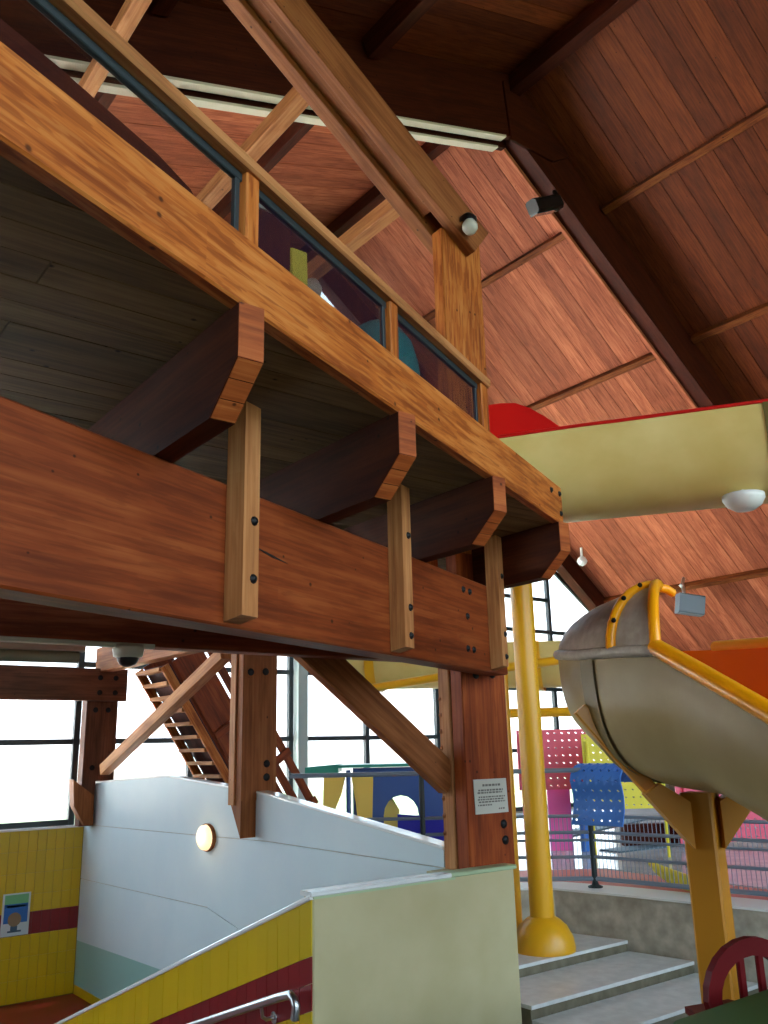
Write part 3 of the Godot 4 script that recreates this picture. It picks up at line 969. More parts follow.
	for q in [[5.12, 2.33], [5.33, 2.33], [5.12, 1.42]]:
		bolt(Vector3(q[0], q[1], -14.498), Vector3.BACK, fp, 0.035)
	var fb := thing("far_beam", "horizontal dark timber bolted across the far left post", "beam", Vector3(3, 2.47, -14.4))
	st = begin()
	beam(st, Vector3(-7.8, 2.73, -14.43), Vector3(5.58, 2.73, -14.43), 0.13, 0.52)
	obj("timber", st, M.hazed_wood, fb)
	for q in [[5.12, 2.84], [5.38, 2.84], [5.12, 2.6], [5.38, 2.6]]:
		bolt(Vector3(q[0], q[1], -14.363), Vector3.BACK, fb, 0.035)
	st = begin()
	beam(st, Vector3(5.22, 1.39, -14.2), Vector3(5.22, 2.84, -10.15), 0.16, 0.17)
	tag(obj("brace", st, M.tan_pale), "light diagonal brace rising right from the far left post", "brace")

func build_stairwell() -> void:
	var st: SurfaceTool
	# pale blue wall with recessed joints
	var bw := thing("wall_blue", "pale blue stairwell wall with teal and yellow base bands", "wall", Vector3(5.28, -1.9, -10))
	bw.set_meta("kind", "structure")
	var top := [[-6.02, 0.76], [-9.07, 1.13], [-11.8, 1.30], [-14.93, 1.16]]
	st = begin()
	var base := []
	for p in top:
		base.append(Vector3(5.215, p[1], p[0]))
	base.append(Vector3(5.215, -2.2, -14.93))
	base.append(Vector3(5.215, -2.2, -6.02))
	prism(st, base, Vector3(0.14, 0, 0))
	obj("core", st, M.concrete, bw)
	var z := func(a: Array) -> Array:
		var o := []
		for p in a:
			o.append(Vector3(5.2, p[1], p[0]))
		return o
	st = begin()
	prism(st, z.call([[-6.02, 0.76], [-9.07, 1.13], [-11.8, 1.30], [-14.93, 1.16], [-14.93, 0.535], [-10.45, 0.615], [-9.0, 0.645], [-6.02, 0.62]]), Vector3(0.015, 0, 0))
	obj("panel", st, M.blue_wall, bw)
	st = begin()
	prism(st, z.call([[-6.02, 0.61], [-9.0, 0.637], [-10.45, 0.607], [-14.93, 0.527], [-14.93, -0.285], [-10.45, -0.195], [-9.58, -0.34], [-6.02, -0.9]]), Vector3(0.015, 0, 0))
	obj("panel", st, M.blue_wall, bw)
	st = begin()
	prism(st, z.call([[-6.02, -0.91], [-9.58, -0.35], [-10.45, -0.205], [-14.93, -0.295], [-14.93, -1.19], [-11.7, -1.09], [-6.02, -1.09]]), Vector3(0.015, 0, 0))
	obj("panel", st, M.blue_wall, bw)
	st = begin()
	prism(st, z.call([[-6.02, -1.092], [-11.7, -1.092], [-14.93, -1.192], [-14.93, -1.82], [-6.02, -1.80]]), Vector3(0.015, 0, 0))
	obj("teal_band", st, M.teal_wall, bw)
	st = begin()
	prism(st, z.call([[-6.02, -1.802], [-14.93, -1.822], [-14.93, -1.95], [-6.02, -1.95]]), Vector3(0.015, 0, 0))
	obj("yellow_band", st, M.tile_yellow[0], bw)
	for i in 3:
		st = begin()
		beam(st, Vector3(5.28, top[i][1] + 0.012, top[i][0]), Vector3(5.28, top[i + 1][1] + 0.012, top[i + 1][0]), 0.17, 0.03)
		obj("coping", st, M.coping, bw)
	# cream parapet
	var cw := thing("wall_cream", "cream parapet wall below the main post", "wall", Vector3(4.5, -0.7, -5.6))
	cw.set_meta("kind", "structure")
	st = begin()
	beam(st, Vector3(4.568, -0.7, -5.61), Vector3(4.568, 0.615, -5.61), 2.004, 0.12, Vector3.FORWARD, 0.02)
	obj("panel", st, M.cream, cw)
	st = begin()
	box(st, Vector3(5.0, -0.7, -6.015), Vector3(5.57, 0.612, -5.672))
	obj("pier", st, M.cream, cw)
	st = begin()
	beam(st, Vector3(3.556, 0.632, -5.615), Vector3(4.86, 0.632, -5.615), 0.15, 0.034)
	obj("coping", st, M.coping, cw)  # white length paints in backlight on the coping
	st = begin()
	beam(st, Vector3(4.862, 0.632, -5.615), Vector3(5.58, 0.632, -5.615), 0.15, 0.034)
	obj("coping", st, M.green_coping, cw, "green coping beside the post")
	st = begin()
	box(st, Vector3(3.58, 0.600, -5.553), Vector3(4.9, 0.614, -5.545))
	obj("painted_edge", st, M.green_coping, cw)
	# tiled wall that falls along the ramp
	var tw := thing("wall_tiled", "yellow and dark red tiled ramp wall with white sloping coping", "wall", Vector3(3.5, -1, -8))
	tw.set_meta("kind", "structure")
	var k := 0.3575
	var yt := func(zz: float) -> float: return 0.60 + k * (zz + 5.55)
	st = begin()
	prism(st, [Vector3(3.58, yt.call(-5.67), -5.67), Vector3(3.58, yt.call(-12.2), -12.2), Vector3(3.58, -2.2, -12.2), Vector3(3.58, -2.2, -5.67)], Vector3(0.13, 0, 0))
	obj("core", st, M.grout, tw)
	var w := 0.15
	var bands := [[0.0, 0.36, 0], [0.36, 0.53, 1], [0.53, 0.70, 1], [0.70, 1.05, 0]]
	for i in 38:
		var z0 := -5.56 - i * w
		var z1 := z0 - w + 0.004
		for b in bands:
			st = begin()
			var e := 3.566 - rng.randf() * 0.003
			prism(st, [Vector3(3.581, yt.call(z0) - b[0], z0), Vector3(3.581, yt.call(z1) - b[0], z1), Vector3(3.581, yt.call(z1) - b[1] + 0.004, z1), Vector3(3.581, yt.call(z0) - b[1] + 0.004, z0)], Vector3(e - 3.581, 0, 0))
			obj("tile", st, M.tile_red[rng.randi() % 3] if b[2] == 1 else M.tile_yellow[rng.randi() % 3], tw)
	st = begin()
	beam(st, Vector3(3.635, yt.call(-5.56) + 0.018, -5.56), Vector3(3.635, yt.call(-12.2) + 0.018, -12.2), 0.17, 0.035)
	obj("coping", st, M.coping, tw)
	# handrail
	var hr := thing("stair_handrail", "brushed steel handrail with bent end on the tiled ramp wall", "handrail", Vector3(3.46, 0, -5.7))
	st = begin()
	var path := []
	path.append(Vector3(3.46, -0.14, -5.60))
	path.append(Vector3(3.46, -0.06, -5.585))
	path.append(Vector3(3.46, -0.015, -5.61))
	path.append(Vector3(3.46, -0.0, -5.66))
	path.append(Vector3(3.46, -0.02, -5.73))
	for i in 12:
		path.append(Vector3(3.46, -0.04 - i * 0.145, -5.8 - i * 0.43))
	tube(st, path, 0.03, 14)
	obj("rail", st, M.steel, hr)
	for i in 3:
		st = begin()
		var zz := -6.05 - i * 1.6
		var yy := -0.125 - i * 0.54
		tube(st, [Vector3(3.46, yy - 0.02, zz), Vector3(3.47, yy - 0.09, zz), Vector3(3.50, yy - 0.11, zz), Vector3(3.565, yy - 0.11, zz)], 0.014, 8)
		lathe(st, Vector3(3.566, yy - 0.11, zz), [Vector2(0.04, 0), Vector2(0.04, 0.008), Vector2(0, 0.009)], 14, Vector3.LEFT)
		obj("bracket", st, M.steel, hr)

func build_ladder() -> void:
	var st: SurfaceTool
	var la := thing("ladder_stair", "steep brown timber stair with pale treads and slotted board guards", "stair", Vector3(6, 0.1, -12.5))
	var a := Vector3(5.22, 2.84, 0)
	var b := Vector3(7.03, 0.12, 0)
	var d := (b - a).normalized()
	var nrm := Vector3(-d.y, d.x, 0)
	for z in [-12.06, -13.0]:
		st = begin()
		beam(st, a + Vector3(0, 0, z), b + Vector3(0, 0, z), 0.05, 0.13)
		obj("stringer", st, M.tan, la)
	st = begin()
	beam(st, a + Vector3(0.09, 0.02, -12.53), b + Vector3(0.07, 0.05, -12.53), 0.93, 0.02)
	obj("back_board", st, M.bench, la)
	for k in 14:
		var y := 0.32 + k * 0.19
		var t := (a.y - y) / (a.y - b.y)
		var p := a.lerp(b, t)
		st = begin()
		box(st, Vector3(p.x - 0.10, y - 0.025, -12.98), Vector3(p.x + 0.06, y + 0.025, -12.09), Vector3.BACK)
		obj("tread", st, M.tan_pale, la)
	for z in [-12.0, -13.06]:
		for r in [[0.36, 0.50], [0.72, 0.13], [0.96, 0.13]]:
			st = begin()
			var o: Vector3 = nrm * r[0]
			beam(st, a + o + Vector3(0, 0, z), b + o + d * -0.05 + Vector3(0, 0, z), 0.035, r[1])
			obj("guard_board", st, M.glulam, la)
		for k in 4:
			var p := a.lerp(b, 0.12 + k * 0.27)
			st = begin()
			beam(st, p + nrm * 0.1 + Vector3(0, 0, z + (0.045 if z > -12.5 else -0.045)), p + nrm * 1.03 + Vector3(0, 0, z + (0.045 if z > -12.5 else -0.045)), 0.05, 0.12, d)
			obj("guard_post", st, M.glulam, la)

func build_steps() -> void:
	var st: SurfaceTool
	var q := [[-0.3, -6.15, -9.2], [-0.4, -5.47, -6.15], [-0.5, -4.86, -5.47], [-0.6, -4.25, -4.86]]
	var ln := ["topmost broad pale step, with the yellow pole standing on it", "second broad pale step from the top, beside the cream parapet", "third broad pale step at the bottom of the picture", "lowest broad pale step by the pool floor"]
	for k in 4:
		var s := thing("step", ln[k], "step", Vector3(6.5, q[k][0], q[k][1]), "broad steps below the railing")
		st = begin()
		var z1: float = q[k][1]
		var z0: float = q[k][2]
		var xl := 5.585
		var right := func(z: float) -> float: return 7.70 + 0.145 * (z + 6.15) if z > -6.95 else 7.5 + 1.217 * (z + 6.95)
		var base := [Vector3(xl, q[k][0], z1), Vector3(right.call(z1), q[k][0], z1), Vector3(right.call(z0), q[k][0], z0), Vector3(xl, q[k][0], z0)]
		if k == 0:
			base = [Vector3(xl, q[k][0], z1), Vector3(right.call(z1), q[k][0], z1), Vector3(7.52, q[k][0], -6.95), Vector3(xl, q[k][0], -8.55)]
		prism(st, base, Vector3(0, -0.03, 0))
		obj("tread", st, M.step, s)
		st = begin()
		var r := []
		for p in base:
			r.append(p + Vector3(0, -0.03, -0.012 if p.z > z1 - 0.01 else 0.0))
		prism(st, r, Vector3(0, -0.72 - q[k][0], 0))
		obj("riser", st, M.riser, s)
	# white edge of the raised deck
	st = begin()
	prism(st, [Vector3(5.37, 0.102, -8.78), Vector3(7.53, 0.102, -6.98), Vector3(7.70, 0.102, -6.15), Vector3(7.91, 0.102, -4.73), Vector3(8.08, 0.102, -3.2), Vector3(8.62, 0.102, -3.2), Vector3(8.42, 0.102, -4.73), Vector3(8.15, 0.102, -6.4), Vector3(7.95, 0.102, -7.2), Vector3(5.37, 0.102, -9.35)], Vector3(0, 0.02, 0))
	struct("trim_2", st, M.white)
	st = begin()
	prism(st, [Vector3(7.97, 0.104, -7.2), Vector3(8.17, 0.104, -6.4), Vector3(8.44, 0.104, -4.73), Vector3(8.64, 0.104, -3.2), Vector3(9.1, 0.104, -3.2), Vector3(9.0, 0.104, -5.6), Vector3(9.1, 0.104, -7.6), Vector3(6.4, 0.104, -9.6), Vector3(5.5, 0.104, -9.3)], Vector3(0, 0.012, 0))
	struct("trim_3", st, M.pink_deck)

# open flume: stations [left rim, right rim, depth]
func flume(st: SurfaceTool, stations: Array, scale: float, flip: bool) -> Array:
	var rows := []
	for s in stations:
		var c: Vector3 = (s[0] + s[1]) / 2
		var h: Vector3 = (s[0] - s[1]) / 2 * scale
		var row := PackedVector3Array()
		for k in 25:
			var a := PI * k / 24.0
			var e := 0.75
			row.append(c + h * signf(cos(a)) * pow(absf(cos(a)), e) - Vector3(0, 1, 0) * s[2] * scale * pow(maxf(sin(a), 0.0), e))
		rows.append(row)
	grid(st, rows, 4, 2, flip)
	return rows

func build_flume_upper() -> void:
	var st: SurfaceTool
	var fl := thing("upper_slide", "beige upper slide flume with red inside leaving the gallery corner", "water slide", Vector3(6, 3.6, -5.3))
	var n0 := Vector3(5.30, 4.40, -5.30)
	var pth := []
	var nearpts := [Vector3(5.20, 4.33, -5.72), Vector3(5.45, 4.33, -5.33), Vector3(5.66, 4.33, -5.0), Vector3(5.85, 4.33, -4.70), Vector3(6.02, 4.325, -4.44), Vector3(6.17, 4.32, -4.19), Vector3(6.42, 4.31, -3.76), Vector3(6.66, 4.30, -3.36), Vector3(7.3, 4.28, -2.2)]
	for k in range(1, 9):
		var d: Vector3 = (nearpts[mini(k + 1, 8)] - nearpts[maxi(k - 1, 0)]).normalized()
		pth.append([nearpts[k], nearpts[k] + Vector3(d.z, 0, -d.x) * 0.95, 0.72])
	st = begin()
	flume(st, pth, 1.0, true)
	obj("hull", st, M.hull, fl)
	st = begin()
	flume(st, pth, 0.955, false)
	obj("lining", st, M.red_plastic, fl)
	for side in 2:
		var line := []
		for p in pth:
			line.append(p[side] + Vector3(0, 0.012, 0))
		st = begin()
		tube(st, line, 0.016, 10)
		obj("rim", st, M.red_plastic, fl)
	st = begin()                                       # tall guard on the far side at the start
	var rows := []
	for k in 9:
		var t := k / 8.0
		var base: Vector3 = (pth[0][1] + (pth[0][1] - pth[1][1]) * 0.75).lerp(pth[2][1].lerp(pth[3][1], 0.5), t)
		var h := 0.72 * (1.0 - smoothstep(0.15, 1.1, t)) + 0.01
		rows.append(PackedVector3Array([base, base + Vector3(0, h * 0.5, 0), base + Vector3(0, h, 0)]))
	grid(st, rows, 1, 1, false)
	grid(st, rows.map(func(r): return PackedVector3Array([r[0] + Vector3(0.03, 0, -0.03), r[1] + Vector3(0.03, 0, -0.03), r[2] + Vector3(0.03, 0, -0.03)])), 1, 1, true)
	obj("side_guard", st, M.red_plastic, fl)
	st = begin()                                       # joint flange
	var s6: Array = [pth[5][0].lerp(pth[6][0], 0.85), pth[5][1].lerp(pth[6][1], 0.85)]
	var outer := [[s6[0], s6[1], 0.76], [s6[0] + Vector3(0.02, 0, 0.04), s6[1] + Vector3(0.02, 0, 0.04), 0.76]]
	flume(st, outer, 1.03, true)
	obj("joint_flange", st, M.olive, fl)
	st = begin()
	var lc := Vector3(6.72, 3.56, -3.75)  # unlit white dome under the hull, taken for a drain
	lathe(st, lc, [Vector2(0.0, -0.10), Vector2(0.08, -0.09), Vector2(0.14, -0.05), Vector2(0.17, 0.0), Vector2(0.17, 0.04), Vector2(0.06, 0.06), Vector2(0.03, 0.06), Vector2(0.03, 0.14), Vector2(0, 0.14)], 24)
	tag(obj("white_dome", st, M.white), "white dome hanging under the right end of the upper slide", "lamp")
	# yellow pole
	var po := thing("yellow_pole", "tall yellow pole with bell-shaped foot on the topmost step", "pole", Vector3(6.78, -0.3, -6.42))
	st = begin()
	tube(st, [Vector3(6.78, -0.25, -6.42), Vector3(6.78, 1.6, -6.42), Vector3(6.78, 3.55, -6.42)], 0.118, 24)
	obj("shaft", st, M.yellow_paint, po)
	st = begin()
	lathe(st, Vector3(6.78, -0.3, -6.42), [Vector2(0.30, 0), Vector2(0.30, 0.03), Vector2(0.285, 0.12), Vector2(0.23, 0.22), Vector2(0.16, 0.28), Vector2(0.12, 0.30)], 28)
	obj("foot", st, M.yellow_paint, po)
	st = begin()
	tube(st, [Vector3(6.84, -0.3, -6.88), Vector3(6.84, 3.5, -6.88)], 0.09, 16)
	tag(obj("yellow_pole", st, M.yellow_paint), "plain yellow pole half hidden between the main post and the footed pole", "pole")

func build_flume_lower() -> void:
	var st: SurfaceTool
	var fl := thing("lower_slide", "grey-beige lower slide flume with orange inside and yellow rim at right", "water slide", Vector3(5, 1.4, -3.2))
	var S := lower_stations()
	st = begin()
	flume(st, S, 1.0, true)
	obj("hull", st, M.hull_grey, fl)
	st = begin()
	flume(st, S.slice(1), 0.955, false)
	obj("lining", st, M.orange, fl)
	var line := []
	for p in S.slice(4):
		line.append(p[0] + Vector3(0, 0.02, 0))
	st = begin()
	tube(st, line, 0.05, 12)
	obj("near_rim", st, M.yellow_rim, fl)
	line = []
	for p in S.slice(2):
		line.append(p[1] + Vector3(0, 0.02, 0))
	st = begin()
	tube(st, line, 0.045, 12)
	obj("far_rim", st, M.yellow_rim, fl)
	line = []
	for p in S.slice(0, 5):
		line.append(p[0] + Vector3(-0.015, 0, 0.015))
	st = begin()
	tube(st, line, 0.035, 8)
	obj("flange", st, M.hood, fl)
	# olive rib round the hull
	st = begin()
	var a: Array = S[2]
	var b: Array = S[3]
	var r0 := [a[0].lerp(b[0], 0.1), a[1].lerp(b[1], 0.1), lerpf(a[2], b[2], 0.1)]
	var r1 := [a[0].lerp(b[0], 0.55), a[1].lerp(b[1], 0.55), lerpf(a[2], b[2], 0.55)]
	flume(st, [r0, r1], 1.02, true)
	obj("rib", st, M.olive, fl)
	# splash hood on the left rim
	st = begin()
	var rows := []
	var apex := Vector3(4.80, 2.57, -3.34)
	for i in 13:
		var t := i / 12.0
		var p := rim_at(S, 0, 0.4 + t * 3.6)
		var row := PackedVector3Array()
		for k in 9:
			var e := k / 8.0 * PI / 2
			row.append(Vector3(lerpf(p.x, apex.x, 1.0 - cos(e)), lerpf(p.y, apex.y, sin(e)), lerpf(p.z, apex.z, 1.0 - cos(e))))
		rows.append(row)
	grid(st, rows, 2, 1, false)
	grid(st, rows.map(func(r):
		var o := PackedVector3Array()
		for v in r:
			o.append(v + Vector3(0.02, -0.01, -0.02))
		return o), 2, 1, true)
	obj("hood", st, M.hood, fl)
	for i in [9, 12]:
		st = begin()
		var pts := []
		for v in rows[i]:
			pts.append(v + Vector3(-0.012, 0.008, 0.012))
		tube(st, pts, 0.032, 8)
		obj("hood_band", st, M.yellow_rim, fl)
	st = begin()
	tube(st, [apex, apex + Vector3(0.06, -0.01, 0.02), apex + Vector3(0.12, -0.03, 0.02)], 0.03, 8)
	obj("hood_edge", st, M.yellow_rim, fl)
	for i in 3:
		bolt(rows[9][2 + i * 2] + Vector3(-0.04, 0.02, 0.04), Vector3(-0.6, 0.4, 0.68).normalized(), fl, 0.012)
	# yellow support
	var po := thing("slide_support", "yellow square post with two arms under the lower slide", "support", Vector3(5.0, -0.7, -3.3))
	var c := Vector3(4.98, 0, -3.33)
	st = begin()
	beam(st, c + Vector3(0, -0.7, 0), c + Vector3(0, 1.30, 0), 0.19, 0.19, Vector3(0.3, 0, 1).normalized(), 0.012)
	obj("post", st, M.yellow_dull, po)
	var rt := Vector3(0.79, 0, 0.61)
	for s in [[-1.0, "arm"], [1.0, "arm"]]:
		st = begin()
		prism(st, [c + rt * 0.09 * s[0] + Vector3(0, 0.98, 0), c + rt * 0.09 * s[0] + Vector3(0, 1.25, 0), c + rt * 0.26 * s[0] + Vector3(0, 1.36, 0), c + rt * 0.36 * s[0] + Vector3(0, 1.30, 0)], Vector3(-0.61, 0, 0.79) * 0.10)
		obj("arm", st, M.yellow_dull, po)
	st = begin()
	beam(st, c + rt * -0.30 + Vector3(0, 1.32, 0), c + rt * -0.70 + Vector3(0, 1.82, 0), 0.07, 0.09, Vector3.UP)
	obj("stay", st, M.yellow_dull, po)

func lower_stations() -> Array:
	# far rounded end first, then towards the viewer; [left rim, right rim, depth]
	return [
		[Vector3(5.02, 2.25, -4.36), Vector3(5.30, 2.27, -4.40), 0.16],
		[Vector3(4.72, 2.21, -4.16), Vector3(5.95, 2.30, -4.28), 0.60],
		[Vector3(4.47, 2.16, -3.77), Vector3(5.95, 2.26, -3.70), 0.80],
		[Vector3(4.28, 2.13, -3.39), Vector3(5.75, 2.22, -3.15), 0.84],
		[Vector3(4.21, 2.10, -2.99), Vector3(5.62, 2.20, -2.70), 0.85],
		[Vector3(4.07, 1.93, -2.64), Vector3(5.50, 2.17, -2.30), 0.84],
		[Vector3(3.89, 1.71, -2.20), Vector3(5.40, 2.12, -1.90), 0.82],
		[Vector3(3.80, 1.49, -1.82), Vector3(5.30, 2.07, -1.50), 0.80],
	]

func rim_at(S: Array, side: int, t: float) -> Vector3:
	var i := mini(int(t), S.size() - 2)
	return S[i][side].lerp(S[i + 1][side], t - i)

func build_flume_far() -> void:
	var st: SurfaceTool
	var fl := thing("far_slide", "far slide trough with yellow ribs crossing before the back windows", "water slide", Vector3(10, 2.5, -11))
	var S := []
	for k in 7:
		var t := k / 6.0
		var p := Vector3(7.52, 3.16, -11.33).lerp(Vector3(9.80, 3.05, -8.35), t)
		S.append([p, p + Vector3(0.75, 0.05, -0.57), 0.66])
	st = begin()
	flume(st, S, 1.0, true)
	obj("hull", st, M.hull, fl)
	for k in [1, 3, 5]:
		st = begin()
		var s: Array = S[k]
		flume(st, [[s[0], s[1], 0.68], [s[0] + Vector3(0.09, 0, 0.12), s[1] + Vector3(0.09, 0, 0.12), 0.68]], 1.04, true)
		obj("rib", st, M.yellow_paint, fl)
	st = begin()
	tube(st, [Vector3(7.48, 2.43, -10.31), Vector3(8.13, 2.56, -9.24), Vector3(9.3, 2.74, -7.5)], 0.06, 10)
	obj("rail", st, M.yellow_paint, fl)
	st = begin()
	tube(st, [Vector3(9.3, 2.08, -9.9), Vector3(10.4, 2.06, -8.1)], 0.07, 10)
	for p in [Vector3(9.3, 2.08, -9.9), Vector3(10.4, 2.06, -8.1)]:
		tube(st, [p, p + Vector3(0, 0.6, 0)], 0.05, 8)
	obj("lower_pipe", st, M.yellow_paint, fl)
	st = begin()
	tube(st, [Vector3(8.9, 0.115, -9.95), Vector3(8.9, 2.55, -9.95)], 0.09, 12)
	obj("support_post", st, M.yellow_paint, fl)

func build_railing() -> void:
	var st: SurfaceTool
	var ra := thing("railing", "grey steel railing with mesh infill round the playground deck", "railing", Vector3(7.9, 0.12, -6.6))
	var path := [Vector3(5.42, 0, -8.90), Vector3(7.88, 0, -6.66), Vector3(8.05, 0, -5.6), Vector3(8.22, 0, -4.6), Vector3(8.36, 0, -3.4)]
	for h in [[1.33, 0.026], [0.85, 0.018], [0.68, 0.018], [0.60, 0.014], [0.43, 0.018], [0.21, 0.024]]:
		st = begin()
		var line := []
		for p in path:
			line.append(p + Vector3(0, h[0], 0))
		tube(st, line, h[1], 8)
		obj("bar", st, M.rail, ra)
	for p in [path[1], path[3], path[0].lerp(path[1], 0.45)]:
		st = begin()
		tube(st, [p + Vector3(0, 0.12, 0), p + Vector3(0, 0.72, 0), p + Vector3(0, 1.33, 0)], 0.03, 10)
		lathe(st, p + Vector3(0, 0.12, 0), [Vector2(0.08, 0), Vector2(0.08, 0.015), Vector2(0.04, 0.03), Vector2(0.03, 0.06)], 14)
		obj("post", st, M.frame_dark, ra)
	st = begin()
	for i in path.size() - 1:
		var n := int(path[i].distance_to(path[i + 1]) / 0.045)
		for k in n:
			var p: Vector3 = path[i].lerp(path[i + 1], (k + 0.5) / n)
			if i == 0 and k < n * 0.8:
				continue
			tube(st, [p + Vector3(0, 0.21, 0), p + Vector3(0, 0.84, 0)], 0.005, 4, false)
	var o := obj("mesh_wire", st, M.rail, ra)
	o.set_meta("kind", "stuff")
	# blue mat bent over the railing
	st = begin()
	var c := Vector3(7.79, 0, -6.50)
	var rt := Vector3(0.14, 0, 0.99)
	var nr := Vector3(-0.99, 0, 0.14)
	var pathv := []
	for k in 13:
		var t := k / 12.0
		if t < 0.5:
			pathv.append(Vector2(0.06 * sin(t * TAU), lerpf(0.76, 1.22, t / 0.5)))
		else:
			var a := (t - 0.5) / 0.5 * PI * 0.86
			pathv.append(Vector2(0.24 * (1.0 - cos(a)), 1.22 + 0.18 * sin(a) - 0.1 * maxf(t - 0.75, 0.0) * 4.0))
	var map := func(u: float, v: float) -> Array:
		var x := v * 12.0
		var i := mini(int(x), 11)
		var p: Vector2 = pathv[i].lerp(pathv[i + 1], x - i)
		var d: Vector2 = pathv[mini(i + 1, 12)] - pathv[i]
		if i > 0:
			d = (pathv[i + 1] - pathv[i - 1]) if x - i < 0.5 else (pathv[mini(i + 2, 12)] - pathv[i])
		d = d.normalized()
		var skew := rt * (u - 0.5) * 0.62 + rt * v * 0.04
		return [c + skew - nr * p.x + Vector3(0, p.y, 0), (nr * d.y + Vector3(0, d.x, 0)).normalized()]
	holed(st, map, 6, 9, 0.02, 0.17, 0.13, -0.6)
	tag(obj("bent_sheet", st, M.blue), "blue perforated plastic sheet bent over the grey railing", "play panel")
	# yellow float at the foot of the railing
	st = begin()
	var rows := []
	for i in 11:
		var t := i / 10.0
		var w := 0.12 * pow(sin(PI * clampf(t * 0.94 + 0.04, 0, 1)), 0.6)
		var p := Vector3(8.36, 0.20 + 0.30 * pow(absf(t - 0.7), 2.0), -6.28).lerp(Vector3(8.22, 0.20 + 0.30 * pow(absf(t - 0.7), 2.0), -5.35), t)
		rows.append(ring(p, Vector3(1, 0, 0.2), Vector3(0, 0.62, 0), maxf(w, 0.012), 12))
	grid(st, rows, 1, 1, true)
	tag(obj("boat_float", st, M.foam_yellow), "yellow boat-shaped float lying at the foot of the railing", "float")

func flat_map(c: Vector3, rt: Vector3, w: float, h: float) -> Callable:
	var n := rt.cross(Vector3.UP) * -1.0
	return func(u: float, v: float) -> Array: return [c + rt * (u - 0.5) * w + Vector3(0, (v - 0.5) * h, 0), n]

